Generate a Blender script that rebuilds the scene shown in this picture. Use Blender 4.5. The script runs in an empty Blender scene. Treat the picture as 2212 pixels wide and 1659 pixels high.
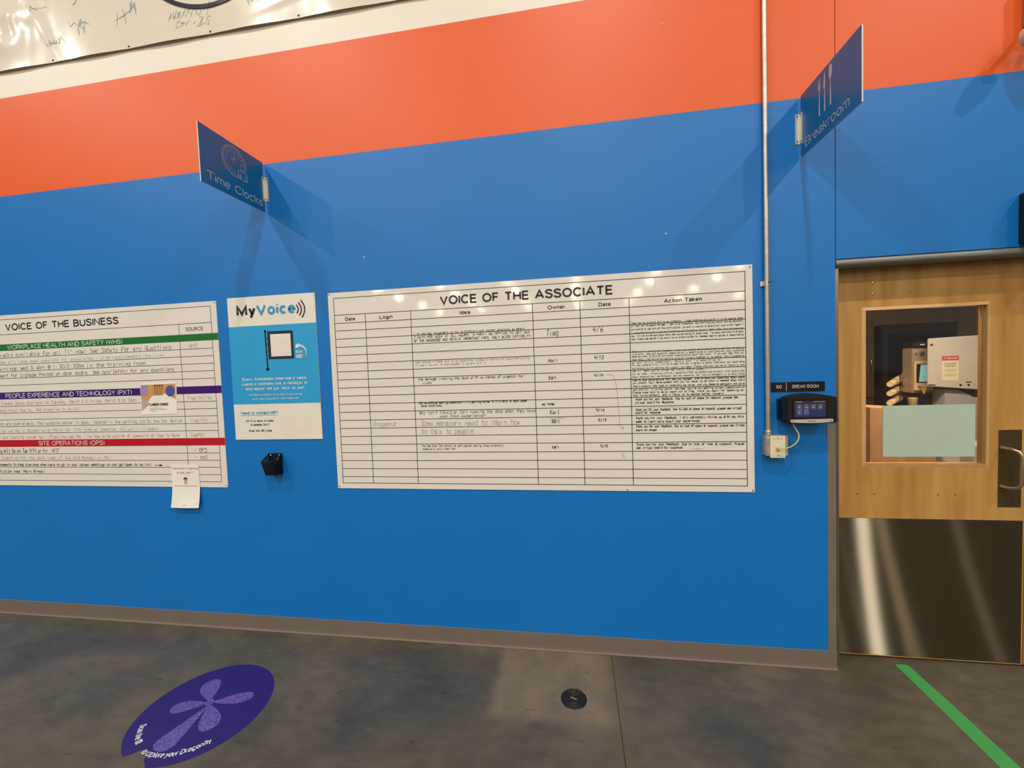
import bpy, bmesh, math, random
from mathutils import Vector, Matrix
random.seed(7)
S = bpy.context.scene
COL = S.collection
PI = math.pi

# ------------------------------------------------------------------ camera, world, exposure
CAM_D, CAM_H = 2.35, 1.682
F_PX = 880.39
yaw, pitch, roll = -.151217569, -.0413136248, -.0360257803
cy, sy, cp, sp, cr, sr = math.cos(yaw), math.sin(yaw), math.cos(pitch), math.sin(pitch), math.cos(roll), math.sin(roll)
fw = Vector((sy*cp, cy*cp, sp)); rt = Vector((cy, -sy, 0)); up = rt.cross(fw)
r2 = cr*rt + sr*up; u2 = -sr*rt + cr*up
cd = bpy.data.cameras.new('camera'); cam = bpy.data.objects.new('camera', cd); COL.objects.link(cam)
cd.sensor_fit = 'HORIZONTAL'; cd.sensor_width = 36; cd.lens = F_PX/2212*36; cd.clip_start = .02
M = Matrix((r2, u2, -fw)).transposed().to_4x4(); M.translation = Vector((0, -CAM_D, CAM_H))
cam.matrix_world = M
S.camera = cam
S.view_settings.view_transform = 'Standard'; S.view_settings.look = 'None'
S.view_settings.gamma = 1; S.view_settings.use_curve_mapping = False
S.view_settings.exposure = 0.0

w = bpy.data.worlds.new('warehouse_air'); S.world = w; w.use_nodes = True
bg = w.node_tree.nodes['Background']; bg.inputs[0].default_value = (1.0, .93, .86, 1); bg.inputs[1].default_value = .14

LAMP_Z = 10.2
LAMP_COL = (1.0, .94, .865)
LAMP_W = 365
LX = [-19.5, -12.8, -5.9, .7, 7.9, 14.6, 21.8]
def area(name, loc, size, power, col=LAMP_COL, shape='DISK', rot=(0, 0, 0), spread=PI):
    l = bpy.data.lights.new(name, 'AREA'); l.shape = shape; l.size = size
    if isinstance(size, tuple): l.size, l.size_y = size
    l.energy = power; l.color = col; l.spread = spread
    o = bpy.data.objects.new(name, l); COL.objects.link(o); o.location = loc; o.rotation_euler = rot
    return o
for yy, pw in ((-5.2, 1.0), (-11.7, 1.0)):
    for x in LX[1:-2]:
        area('high_bay_light', (x, yy, LAMP_Z), .36, LAMP_W*pw)
# break room ceiling light
bl = bpy.data.lights.new('break_room_light', 'AREA'); bl.shape = 'RECTANGLE'; bl.size = 1.6; bl.size_y = .3
bl.energy = 105; bl.color = (1, .80, .58); blo = bpy.data.objects.new('break_room_light', bl); COL.objects.link(blo)
blo.location = (2.3, .42, 2.8)

# ------------------------------------------------------------------ helpers
def lin(c): return tuple(((v/255)/12.92 if v/255 <= .04045 else (((v/255)+.055)/1.055)**2.4) for v in c)
MATS = {}
def mat(name, rgb, rough=.5, metal=0., spec=.5, var=0., vscale=8., bump=0., bscale=200., emit=0., coat=0., aniso=0.):
    if name in MATS: return MATS[name]
    m = bpy.data.materials.new(name); m.use_nodes = True; nt = m.node_tree; b = nt.nodes['Principled BSDF']
    c = lin(rgb) + (1,)
    b.inputs['Base Color'].default_value = c; b.inputs['Roughness'].default_value = rough
    b.inputs['Metallic'].default_value = metal; b.inputs['Specular IOR Level'].default_value = spec
    if coat: b.inputs['Coat Weight'].default_value = coat; b.inputs['Coat Roughness'].default_value = .05
    if emit: b.inputs['Emission Color'].default_value = c; b.inputs['Emission Strength'].default_value = emit
    tc = nt.nodes.new('ShaderNodeTexCoord')
    n = nt.nodes.new('ShaderNodeTexNoise'); n.inputs['Scale'].default_value = vscale; n.inputs['Detail'].default_value = 4
    nt.links.new(tc.outputs['Object'], n.inputs['Vector'])
    v = var if var else .03
    mr = nt.nodes.new('ShaderNodeMapRange'); mr.inputs['To Min'].default_value = 1-v; mr.inputs['To Max'].default_value = 1+v
    mr.inputs['From Min'].default_value = .3; mr.inputs['From Max'].default_value = .7
    nt.links.new(n.outputs['Fac'], mr.inputs['Value'])
    mx = nt.nodes.new('ShaderNodeVectorMath'); mx.operation = 'SCALE'; mx.inputs[0].default_value = c[:3]
    nt.links.new(mr.outputs['Result'], mx.inputs['Scale']); nt.links.new(mx.outputs[0], b.inputs['Base Color'])
    if bump:
        n2 = nt.nodes.new('ShaderNodeTexNoise'); n2.inputs['Scale'].default_value = bscale; n2.inputs['Detail'].default_value = 3
        nt.links.new(tc.outputs['Object'], n2.inputs['Vector'])
        bp = nt.nodes.new('ShaderNodeBump'); bp.inputs['Strength'].default_value = bump; bp.inputs['Distance'].default_value = .002
        nt.links.new(n2.outputs['Fac'], bp.inputs['Height']); nt.links.new(bp.outputs[0], b.inputs['Normal'])
    MATS[name] = m
    return m

class MB:
    def __init__(s): s.v = []; s.f = []; s.mi = []; s.sm = []
    def add(s, vs, fs, m=0, smooth=False):
        o = len(s.v); s.v += [tuple(p) for p in vs]
        for f in fs: s.f.append(tuple(i+o for i in f)); s.mi.append(m); s.sm.append(smooth)
        return s
    def box(s, x0, x1, y0, y1, z0, z1, m=0):
        v = [(x, y, z) for x in (x0, x1) for y in (y0, y1) for z in (z0, z1)]
        return s.add(v, [(0, 1, 3, 2), (4, 6, 7, 5), (0, 4, 5, 1), (2, 3, 7, 6), (0, 2, 6, 4), (1, 5, 7, 3)], m)
    def quad(s, a, b, c, d, m=0): return s.add([a, b, c, d], [(0, 1, 2, 3)], m)
    def prism(s, pts, fa, fb, m=0):           # 2D outline swept from map fa to map fb
        n = len(pts); v = [fa(*p) for p in pts]+[fb(*p) for p in pts]
        return s.add(v, [tuple(range(n)), tuple(range(2*n-1, n-1, -1))]+[(i, i+n, (i+1) % n+n, (i+1) % n) for i in range(n)], m)
    def tube(s, path, r, n=10, m=0, caps=True, smooth=True):
        P = [Vector(p) for p in path]; R = r if isinstance(r, (list, tuple)) else [r]*len(P)
        rings = []; ref = None
        for i, p in enumerate(P):
            d = (P[min(i+1, len(P)-1)]-P[max(i-1, 0)]).normalized()
            if ref is None: ref = d.orthogonal().normalized()
            a = (ref-d*ref.dot(d)).normalized(); ref = a; b = d.cross(a)
            rings.append([p+(a*math.cos(2*PI*k/n)+b*math.sin(2*PI*k/n))*R[i] for k in range(n)])
        vs = [q for rg in rings for q in rg]; fs = []
        for i in range(len(P)-1):
            for k in range(n): fs.append((i*n+k, i*n+(k+1) % n, (i+1)*n+(k+1) % n, (i+1)*n+k))
        s.add(vs, fs, m, smooth)
        if caps: s.add(rings[0], [tuple(range(n))], m); s.add(rings[-1], [tuple(range(n))], m)
        return s
    def lathe(s, prof, o, axis='z', n=24, m=0, smooth=True):    # prof = [(r, h)]
        def P(r, h, a):
            c, q = r*math.cos(a), r*math.sin(a)
            return {'z': (o[0]+c, o[1]+q, o[2]+h), 'y': (o[0]+c, o[1]+h, o[2]+q), 'x': (o[0]+h, o[1]+c, o[2]+q)}[axis]
        vs = [P(r, h, 2*PI*k/n) for r, h in prof for k in range(n)]; fs = []
        for i in range(len(prof)-1):
            for k in range(n): fs.append((i*n+k, i*n+(k+1) % n, (i+1)*n+(k+1) % n, (i+1)*n+k))
        return s.add(vs, fs, m, smooth)
    def build(s, name, mats, parent=None, bevel=0., seg=2, loc=None):
        me = bpy.data.meshes.new(name); me.from_pydata(s.v, [], s.f)
        if not isinstance(mats, (list, tuple)): mats = [mats]
        for m in mats: me.materials.append(m)
        me.polygons.foreach_set('material_index', s.mi); me.polygons.foreach_set('use_smooth', s.sm)
        me.update()
        bm = bmesh.new(); bm.from_mesh(me); bmesh.ops.recalc_face_normals(bm, faces=bm.faces)
        if bevel: bmesh.ops.bevel(bm, geom=bm.edges[:], offset=bevel, segments=seg, affect='EDGES', clamp_overlap=True)
        bm.to_mesh(me); bm.free()
        o = bpy.data.objects.new(name, me); COL.objects.link(o)
        if parent: o.parent = parent; o.matrix_parent_inverse = Matrix.Translation(-parent.location)
        return o
def tag(o, label=None, cat=None, group=None, kind=None):
    for k, v in (('label', label), ('category', cat), ('group', group), ('kind', kind)):
        if v: o[k] = v
    return o
def thing(name, label, cat, loc, group=None):
    o = bpy.data.objects.new(name, None); COL.objects.link(o); o.location = loc; o.empty_display_size = .05
    return tag(o, label, cat, group)
def struct(mb, name, mats, parent=None, bevel=0.):
    o = mb.build(name, mats, parent, bevel)
    if not parent: o['kind'] = 'structure'
    return o
def semp(name, loc):
    o = bpy.data.objects.new(name, None); COL.objects.link(o); o.location = loc; o['kind'] = 'structure'; return o
def wallmap(y): return lambda u, v: (u, y, v)

# ---- printed lettering : a plain round-cornered sans drawn as constant-width strokes
def _arc(cx, cz, rx, ry, a0, a1, n=None):
    n = n or max(4, int(abs(a1-a0)/18)); return [(cx+rx*math.cos(math.radians(a0+(a1-a0)*k/n)), cz+ry*math.sin(math.radians(a0+(a1-a0)*k/n))) for k in range(n+1)]
def _spl(P, n=3):
    Q = [P[0]]+list(P)+[P[-1]]; out = []
    for i in range(1, len(Q)-2):
        for k in range(n):
            t = k/n; out.append(tuple(.5*(2*Q[i][j]+(Q[i+1][j]-Q[i-1][j])*t+(2*Q[i-1][j]-5*Q[i][j]+4*Q[i+1][j]-Q[i+2][j])*t*t+(-Q[i-1][j]+3*Q[i][j]-3*Q[i+1][j]+Q[i+2][j])*t**3) for j in (0, 1)))
    return out+[P[-1]]
_S = [(.54, .78), (.48, .93), (.28, 1), (.07, .93), (.02, .75), (.12, .60), (.30, .52), (.48, .42), (.56, .25), (.48, .07), (.28, 0), (.07, .07), (0, .25)]
X_ = .725
F = {'A': (.72, [[(0, 0), (.36, 1), (.72, 0)], [(.12, .32), (.60, .32)]]),
'B': (.58, [[(0, .52), (.34, .52)]+_arc(.33, .26, .25, .26, 90, -90)+[(0, 0), (0, 1), (.30, 1)]+_arc(.30, .76, .23, .24, 90, -90)]),
'C': (.66, [_arc(.36, .5, .36, .5, 42, 318)]), 'D': (.64, [[(0, 0), (0, 1), (.26, 1)]+_arc(.26, .5, .38, .5, 90, -90)+[(0, 0)]]),
'E': (.52, [[(.52, 1), (0, 1), (0, 0), (.53, 0)], [(0, .52), (.48, .52)]]), 'F': (.48, [[(.48, 1), (0, 1), (0, 0)], [(0, .52), (.42, .52)]]),
'G': (.68, [_arc(.36, .5, .36, .5, 44, 320)+[(.68, .18), (.68, .46), (.40, .46)]]), 'H': (.6, [[(0, 0), (0, 1)], [(.6, 0), (.6, 1)], [(0, .52), (.6, .52)]]),
'I': (0, [[(0, 0), (0, 1)]]), 'J': (.4, [[(.4, 1), (.4, .25)]+_arc(.2, .25, .2, .25, 0, -170)]), 'K': (.58, [[(0, 0), (0, 1)], [(.56, 1), (0, .38)], [(.2, .6), (.6, 0)]]),
'L': (.46, [[(0, 1), (0, 0), (.46, 0)]]), 'M': (.7, [[(0, 0), (0, 1), (.35, .08), (.7, 1), (.7, 0)]]), 'N': (.6, [[(0, 0), (0, 1), (.6, 0), (.6, 1)]]),
'O': (.74, [_arc(.37, .5, .37, .5, 0, 360)]), 'P': (.56, [[(0, 0), (0, 1), (.32, 1)]+_arc(.32, .735, .24, .265, 90, -90)+[(0, .47)]]),
'Q': (.74, [_arc(.37, .5, .37, .5, 0, 360), [(.46, .24), (.74, -.04)]]), 'R': (.6, [[(0, 0), (0, 1), (.33, 1)]+_arc(.33, .74, .24, .26, 90, -90)+[(0, .48)], [(.32, .48), (.6, 0)]]),
'S': (.56, [_spl(_S)]), 'T': (.6, [[(0, 1), (.6, 1)], [(.3, 1), (.3, 0)]]), 'U': (.6, [[(0, 1), (0, .3)]+_arc(.3, .3, .3, .3, 180, 360)+[(.6, 1)]]),
'V': (.66, [[(0, 1), (.33, 0), (.66, 1)]]), 'W': (.94, [[(0, 1), (.24, 0), (.47, 1), (.70, 0), (.94, 1)]]), 'X': (.62, [[(0, 0), (.6, 1)], [(.02, 1), (.62, 0)]]),
'Y': (.62, [[(0, 1), (.31, .42), (.62, 1)], [(.31, .42), (.31, 0)]]), 'Z': (.56, [[(.02, 1), (.55, 1), (0, 0), (.56, 0)]]),
'a': (.44, [_spl([(.02, .55), (.08, .68), (.24, .725), (.40, .67), (.44, .52)])+[(.44, 0)], _spl([(.44, .42), (.20, .38), (.04, .30), (0, .17), (.07, .03), (.20, 0), (.36, .06), (.44, .22)])]),
'b': (.47, [[(0, 0), (0, 1)], _arc(.235, .36, .235, .36, 0, 360)]), 'c': (.44, [_arc(.24, .36, .24, .36, 48, 312)]), 'd': (.47, [[(.47, 0), (.47, 1)], _arc(.235, .36, .235, .36, 0, 360)]),
'e': (.47, [[(.01, .38), (.47, .38)]+_arc(.235, .36, .235, .36, 8, 318)]), 'f': (.24, [_spl([(.28, 1), (.18, 1), (.11, .93), (.11, .82)])+[(.11, 0)], [(0, .72), (.26, .72)]]),
'g': (.47, [_arc(.235, .36, .235, .36, 0, 360), [(.47, .72), (.47, -.02)]+_arc(.235, -.02, .235, .24, 0, -150)]), 'h': (.42, [[(0, 0), (0, 1)], _arc(.21, .5, .21, .22, 180, 0)+[(.42, 0)]]),
'i': (0, [[(0, 0), (0, .72)], [(0, .93), (0, 1.02)]]), 'j': (.1, [[(.1, .72), (.1, -.12), (0, -.27)], [(.1, .93), (.1, 1.02)]]), 'k': (.42, [[(0, 0), (0, 1)], [(.39, .72), (0, .27)], [(.14, .42), (.42, 0)]]),
'l': (0, [[(0, 0), (0, 1)]]), 'm': (.70, [[(0, 0), (0, .72)], _arc(.175, .54, .175, .18, 180, 0)+[(.35, 0)], _arc(.525, .54, .175, .18, 180, 0)+[(.70, 0)]]),
'n': (.42, [[(0, 0), (0, .72)], _arc(.21, .5, .21, .22, 180, 0)+[(.42, 0)]]), 'o': (.48, [_arc(.24, .36, .24, .36, 0, 360)]), 'p': (.47, [[(0, -.27), (0, .72)], _arc(.235, .36, .235, .36, 0, 360)]),
'q': (.47, [[(.47, -.27), (.47, .72)], _arc(.235, .36, .235, .36, 0, 360)]), 'r': (.22, [[(0, 0), (0, .72)], _spl([(0, .45), (.06, .64), (.24, .71)])]),
's': (.40, [_spl([(x*.72, z*.72) for x, z in _S])]), 't': (.24, [[(.11, .93), (.11, .14)]+_spl([(.12, .10), (.17, .01), (.27, .01)]), [(0, .72), (.26, .72)]]),
'u': (.42, [[(0, .72), (0, .22)]+_arc(.21, .22, .21, .22, 180, 360)+[(.42, .22)], [(.42, .72), (.42, 0)]]), 'v': (.44, [[(0, .72), (.22, 0), (.44, .72)]]),
'w': (.68, [[(0, .72), (.17, 0), (.34, .72), (.51, 0), (.68, .72)]]), 'x': (.42, [[(0, 0), (.42, .72)], [(0, .72), (.42, 0)]]), 'y': (.44, [[(0, .72), (.23, 0)], [(.44, .72), (.16, -.22), (.03, -.27)]]),
'z': (.40, [[(0, .72), (.4, .72), (0, 0), (.4, 0)]]), '0': (.46, [_arc(.23, .5, .23, .5, 0, 360)]), '1': (.2, [[(0, .8), (.2, 1), (.2, 0)]]),
'2': (.46, [_spl([(.02, .74), (.09, .94), (.25, 1), (.41, .93), (.45, .74), (.36, .52), (.0, .02)])+[(0, 0), (.48, 0)]]), '4': (.48, [[(.36, 0), (.36, 1), (0, .3), (.48, .3)]]),
'7': (.46, [[(0, 1), (.46, 1), (.16, 0)]]), '(': (.14, [_arc(.5, .45, .5, .75, 142, 218)]), ')': (.14, [_arc(-.36, .45, .5, .75, 38, -38)]), '.': (0, [[(0, 0), (0, .06)]]), ',': (.04, [[(.04, .06), (0, -.14)]]),
'!': (0, [[(0, 1), (0, .32)], [(0, 0), (0, .06)]]), '?': (.42, [_spl([(0, .76), (.07, .94), (.21, 1), (.37, .93), (.42, .76), (.35, .58), (.22, .44)])+[(.21, .30)], [(.21, 0), (.21, .06)]]),
'/': (.3, [[(0, -.03), (.3, 1.03)]]), "'": (0, [[(0, 1), (0, .8)]])}
def ribbon(mb, P, wd, fmap, m=0):
    P = [p for i, p in enumerate(P) if i == 0 or math.dist(p, P[i-1]) > 1e-7]
    closed = len(P) > 3 and math.dist(P[0], P[-1]) < 1e-6
    if closed: P = P[:-1]
    n = len(P); L = []; R = []; hw = wd/2
    for i in range(n):
        p = P[i]; a = P[i-1] if (i > 0 or closed) else None; b = P[(i+1) % n] if (i < n-1 or closed) else None
        def nr(u, v): d = math.dist(u, v); return (-(v[1]-u[1])/d, (v[0]-u[0])/d)
        if a is None: q = nr(p, b); k = 1
        elif b is None: q = nr(a, p); k = 1
        else:
            n1, n2 = nr(a, p), nr(p, b); x, y = n1[0]+n2[0], n1[1]+n2[1]; l = math.hypot(x, y)
            if l < .15: q = n1; k = 1
            else: q = (x/l, y/l); k = min(1/max(.2, q[0]*n1[0]+q[1]*n1[1]), 1.9)
        L.append((p[0]+q[0]*hw*k, p[1]+q[1]*hw*k)); R.append((p[0]-q[0]*hw*k, p[1]-q[1]*hw*k))
    vs = [fmap(*c) for c in L]+[fmap(*c) for c in R]; e = n if closed else n-1
    mb.add(vs, [(i, (i+1) % n, n+(i+1) % n, n+i) for i in range(e)], m)
def text(mb, txt, u0, u1, base, H, fmap, wt=.13, shear=0., m=0):
    items = []; x = 0; gap = .11+wt*.95
    for ch in txt:
        if ch == ' ': x += .46+wt*.5; continue
        w_, st = F.get(ch) or F['o']; e_ = 1.25 if (ch.isupper() or ch.isdigit()) else 1.13; items.append((x, st, e_)); x += w_*e_+gap
    tot = x-gap; wd = wt*H; sg = 1 if u1 > u0 else -1
    kx = (abs(u1-u0)-wd)/max(tot, 1e-6); kz = (H-wd)
    for x0_, st, e_ in items:
        for P in st:
            Q = []
            for a, b in P: v_ = wd/2+b*kz; Q.append((u0+sg*(wd/2+(x0_+a*e_)*kx+shear*(v_)), base+v_))
            ribbon(mb, Q, wd, fmap, m)

def lett(parent, mt, txt, u0, u1, base, H, fmap, wt=.13, shear=0., name='lettering'):
    mb = MB(); text(mb, txt, u0, u1, base, H, fmap, wt, shear); return mb.build(name, mt, parent)
# ---- marker handwriting : single stroke alphabet, pairs are x y on a 5 x 9 grid, baseline at y = 2
G = {'a': "36 16 05 03 12 32 36|36 33 42", 'b': "08 02 32 43 45 36 06", 'c': "45 36 16 05 03 12 32 43", 'd': "48 42 12 03 05 16 46",
'e': "04 44 45 36 16 05 03 12 32 43", 'f': "47 38 28 17 12|05 35", 'g': "46 16 05 03 12 42|46 41 30 10", 'h': "08 02|05 16 36 45 42",
'i': "16 12|17 18", 'j': "26 21 10|27 28", 'k': "08 02|46 04 42", 'l': "18 12 22", 'm': "06 02|05 16 25 22|25 36 45 42", 'n': "06 02|05 16 36 45 42",
'o': "16 05 03 12 32 43 45 36 16", 'p': "06 00|06 36 45 43 32 02", 'q': "46 40|46 16 05 03 12 42", 'r': "06 02|05 16 36", 's': "46 16 05 34 43 32 02",
't': "28 23 32 42|06 46", 'u': "06 03 12 32 43|46 42", 'v': "06 22 46", 'w': "06 12 25 32 46", 'x': "06 42|46 02", 'y': "06 24|46 10", 'z': "06 46 02 42",
'A': "02 28 42|14 34", 'B': "02 08 38 47 35 05|35 43 32 02", 'C': "47 38 18 07 03 12 32 43", 'D': "02 08 28 46 44 22 02", 'E': "48 08 02 42|05 35",
'F': "48 08 02|05 35", 'G': "47 38 18 07 03 12 32 43 45 25", 'H': "08 02|48 42|05 45", 'I': "28 22", 'J': "48 43 32 12 03|18 48", 'K': "08 02|48 05 42",
'L': "08 02 42", 'M': "02 08 25 48 42", 'N': "02 08 42 48", 'O': "18 07 03 12 32 43 47 38 18", 'P': "02 08 38 47 45 05", 'Q': "18 07 03 12 32 43 47 38 18|24 42",
'R': "02 08 38 47 35 05|25 42", 'S': "47 38 18 07 35 43 32 12 03", 'T': "08 48|28 22", 'U': "08 03 12 32 43 48", 'V': "08 22 48", 'W': "08 12 25 32 48",
'X': "08 42|48 02", 'Y': "08 25 48|25 22", 'Z': "08 48 02 42", '0': "18 07 03 12 32 43 47 38 18", '1': "17 28 22", '2': "07 18 38 47 02 42",
'3': "07 18 38 46 25 44 32 12 03", '4': "08 05 45|38 32", '5': "48 08 05 35 44 32 02", '6': "38 05 03 12 32 43 35 05", '7': "08 48 12",
'8': "25 07 18 38 47 25 03 12 32 43 25", '9': "45 16 07 18 38 47 42", '/': "02 38", '!': "28 24|23 22", '?': "07 18 38 46 24|23 22",
'.': "12 22", ',': "22 11", "'": "28 26", '-': "05 35", ':': "13 12|15 16", '(': "38 16 14 32", ')': "18 36 34 12", '&': "42 07 18 27 03 12 43", '+': "05 45|27 23", '@': "34 14 16 36 33 44 47 18 05 03 12 42", '*': "26 28|17 37"}
def note(parent, mats, fmap, txt, u0, u1, z, H, wd=.0022, m=0):
    mb = MB(); hand(mb, txt, u0, u1, z, H, fmap, wd); mb.build('handwriting', mats[m], parent)
def stroke(mb, pts, wd, fmap, m=0):
    for (a, b), (c, d) in zip(pts, pts[1:]):
        dx, dy = c-a, d-b; L = math.hypot(dx, dy) or 1e-6; nx, ny = -dy/L*wd/2, dx/L*wd/2; ex, ey = dx/L*wd*.3, dy/L*wd*.3
        mb.quad(fmap(a+nx-ex, b+ny-ey), fmap(a-nx-ex, b-ny-ey), fmap(c-nx+ex, d-ny+ey), fmap(c+nx+ex, d+ny+ey), m)
def hand(mb, txt, u0, u1, base, H, fmap, wd=.0022, jit=.35, slant=.12, m=0):
    n = len(txt); adv = (u1-u0)/n; sx = adv/5.4; sy_ = H/6
    for i, ch in enumerate(txt):
        if ch == ' ': continue
        g = G.get(ch) or G.get(ch.upper()) or "04 44"
        ox = u0+i*adv+random.uniform(-.1, .1)*adv; oy = base+random.uniform(-.06, .06)*H; k = random.uniform(.88, 1.12)
        for st in g.split('|'):
            pts = []
            for p in st.split():
                x = int(p[0])+random.uniform(-jit, jit); y = int(p[1])-2+random.uniform(-jit, jit)
                pts.append((ox+sx*x*k+slant*sy_*y, oy+sy_*y*k))
            stroke(mb, pts, wd, fmap, m)

# ------------------------------------------------------------------ materials
def paint(name, rgb): return mat(name, rgb, rough=.44, spec=.45, var=.02, vscale=3, bump=.12, bscale=260)
m_blue = paint('blue_wall_paint', (0, 113, 194)); m_orange = paint('orange_wall_paint', (228, 92, 27)); m_white = paint('white_wall_paint', (234, 226, 212))
m_base = mat('taupe_rubber', (112, 100, 92), rough=.55, var=.04)
m_steel = mat('brushed_steel', (160, 152, 140), rough=.3, metal=1, var=.05)
m_galv = mat('galvanised_steel', (196, 190, 178), rough=.42, metal=.75, var=.12, vscale=30)
m_alu = mat('aluminium', (205, 200, 190), rough=.35, metal=.8)
m_dark = mat('dark_recess', (20, 18, 16), rough=.8)
m_board = mat('board_white', (226, 221, 212), rough=.065, spec=.5, var=.02, vscale=5)
m_print = mat('print_black', (28, 27, 34), rough=.3)
m_line = mat('print_grid', (38, 34, 40), rough=.3)
m_ink = mat('marker_black', (22, 22, 24), rough=.4)
m_faint = mat('marker_faint', (150, 146, 140), rough=.4)
m_grey = mat('marker_grey', (96, 94, 92), rough=.4)
m_teal = mat('marker_teal', (150, 186, 184), rough=.4)
m_bluem = mat('marker_blue', (110, 150, 170), rough=.4)
m_pink = mat('marker_pink', (190, 158, 160), rough=.4)
m_orm = mat('marker_orange', (214, 158, 116), rough=.4)
m_redm = mat('marker_red', (190, 90, 100), rough=.4)
m_screw = mat('screw_metal', (90, 84, 78), rough=.35, metal=.9)
m_black = mat('black_plastic', (14, 14, 18), rough=.38)
m_wtext = mat('white_print', (226, 224, 218), rough=.35)
m_signblue = mat('sign_blue', (0, 104, 156), rough=.3, var=.02)
m_signtext = mat('sign_silver', (196, 192, 200), rough=.35)
m_edge = mat('acrylic_edge', (214, 206, 200), rough=.35)

# floor material: sealed concrete with blotches, a paler square patch around the drain, scuffs
def floor_material():
    m = bpy.data.materials.new('sealed_concrete'); m.use_nodes = True; nt = m.node_tree; N = nt.nodes; L = nt.links
    b = N['Principled BSDF']; tc = N.new('ShaderNodeTexCoord')
    def noise(sc, det=5, rough=.55, mp=None, dist=0):
        n = N.new('ShaderNodeTexNoise'); n.inputs['Scale'].default_value = sc; n.inputs['Detail'].default_value = det
        n.inputs['Roughness'].default_value = rough; n.inputs['Distortion'].default_value = dist
        if mp:
            q = N.new('ShaderNodeMapping'); q.inputs['Scale'].default_value = mp; q.inputs['Rotation'].default_value = (0, 0, .5)
            L.new(tc.outputs['Object'], q.inputs[0]); L.new(q.outputs[0], n.inputs['Vector'])
        else: L.new(tc.outputs['Object'], n.inputs['Vector'])
        return n
    def ramp(src, a, b_, ca, cb):
        r = N.new('ShaderNodeValToRGB'); r.color_ramp.elements[0].position = a; r.color_ramp.elements[1].position = b_
        r.color_ramp.elements[0].color = ca; r.color_ramp.elements[1].color = cb; L.new(src, r.inputs[0]); return r
    def mix(f, a, c, mode='MIX'):
        x = N.new('ShaderNodeMix'); x.data_type = 'RGBA'; x.blend_type = mode
        if isinstance(f, float): x.inputs[0].default_value = f
        else: L.new(f, x.inputs[0])
        for s_, i in ((a, 6), (c, 7)):
            if isinstance(s_, tuple): x.inputs[i].default_value = s_
            else: L.new(s_, x.inputs[i])
        return x.outputs[2]
    big = noise(1.6, 4, .5, None, .6)
    base = ramp(big.outputs['Fac'], .28, .72, lin((68, 66, 60))+(1,), lin((102, 93, 78))+(1,))
    mid = noise(7, 6, .62, (1, 2.2, 1), .4)
    r2_ = ramp(mid.outputs['Fac'], .3, .75, (.78, .78, .78, 1), (1.16, 1.14, 1.1, 1))
    c = mix(1., base.outputs[0], r2_.outputs[0], 'MULTIPLY')
    # repaired patch
    sx_ = N.new('ShaderNodeSeparateXYZ'); wob = noise(9, 4)
    ad = N.new('ShaderNodeMix'); ad.data_type = 'VECTOR'; ad.inputs[0].default_value = .045
    L.new(tc.outputs['Object'], ad.inputs[4]); L.new(wob.outputs['Color'], ad.inputs[5]); L.new(ad.outputs[1], sx_.inputs[0])
    def mr(src, a, b_):
        q = N.new('ShaderNodeMapRange'); q.interpolation_type = 'SMOOTHSTEP'; q.inputs['From Min'].default_value = a; q.inputs['From Max'].default_value = b_; L.new(src, q.inputs[0]); return q.outputs[0]
    def mul(a, b_):
        q = N.new('ShaderNodeMath'); q.operation = 'MULTIPLY'; L.new(a, q.inputs[0]); L.new(b_, q.inputs[1]); return q.outputs[0]
    X, Y = sx_.outputs[0], sx_.outputs[1]
    pm = mul(mul(mr(X, -.45, -.38), mr(X, .22, .14)), mr(Y, -.50, -.40))
    pn = ramp(noise(5, 5, .6).outputs['Fac'], .3, .7, (.35, .35, .35, 1), (1, 1, 1, 1))
    pmm = mul(pm, pn.outputs[0])
    c = mix(pmm, c, lin((126, 110, 92))+(1,))
    # rusty seam stain beside the joint
    st = mul(mr(X, .10, .17), mr(X, .26, .19))
    sc = N.new('ShaderNodeMath'); sc.operation = 'MULTIPLY'; sc.inputs[1].default_value = .5; L.new(st, sc.inputs[0])
    c = mix(sc.outputs[0], c, lin((98, 82, 60))+(1,))
    # dark scuffs
    sf = ramp(noise(11, 3, .5, (1, 4, 1), 1.2).outputs['Fac'], .66, .74, (0, 0, 0, 1), (1, 1, 1, 1))
    sf2 = N.new('ShaderNodeMath'); sf2.operation = 'MULTIPLY'; sf2.inputs[1].default_value = .55; L.new(sf.outputs[0], sf2.inputs[0])
    c = mix(sf2.outputs[0], c, lin((48, 44, 40))+(1,))
    fl = ramp(noise(60, 2).outputs['Fac'], .74, .78, (0, 0, 0, 1), (1, 1, 1, 1))
    c = mix(fl.outputs[0], c, lin((60, 54, 48))+(1,))
    L.new(c, b.inputs['Base Color'])
    rr = N.new('ShaderNodeMapRange'); rr.inputs['To Min'].default_value = .36; rr.inputs['To Max'].default_value = .55; L.new(mid.outputs['Fac'], rr.inputs[0]); L.new(rr.outputs[0], b.inputs['Roughness'])
    b.inputs['Specular IOR Level'].default_value = .35
    bp = N.new('ShaderNodeBump'); bp.inputs['Strength'].default_value = .15; bp.inputs['Distance'].default_value = .004; L.new(mid.outputs['Fac'], bp.inputs['Height']); L.new(bp.outputs[0], b.inputs['Normal'])
    return m
m_floor = floor_material()

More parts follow.
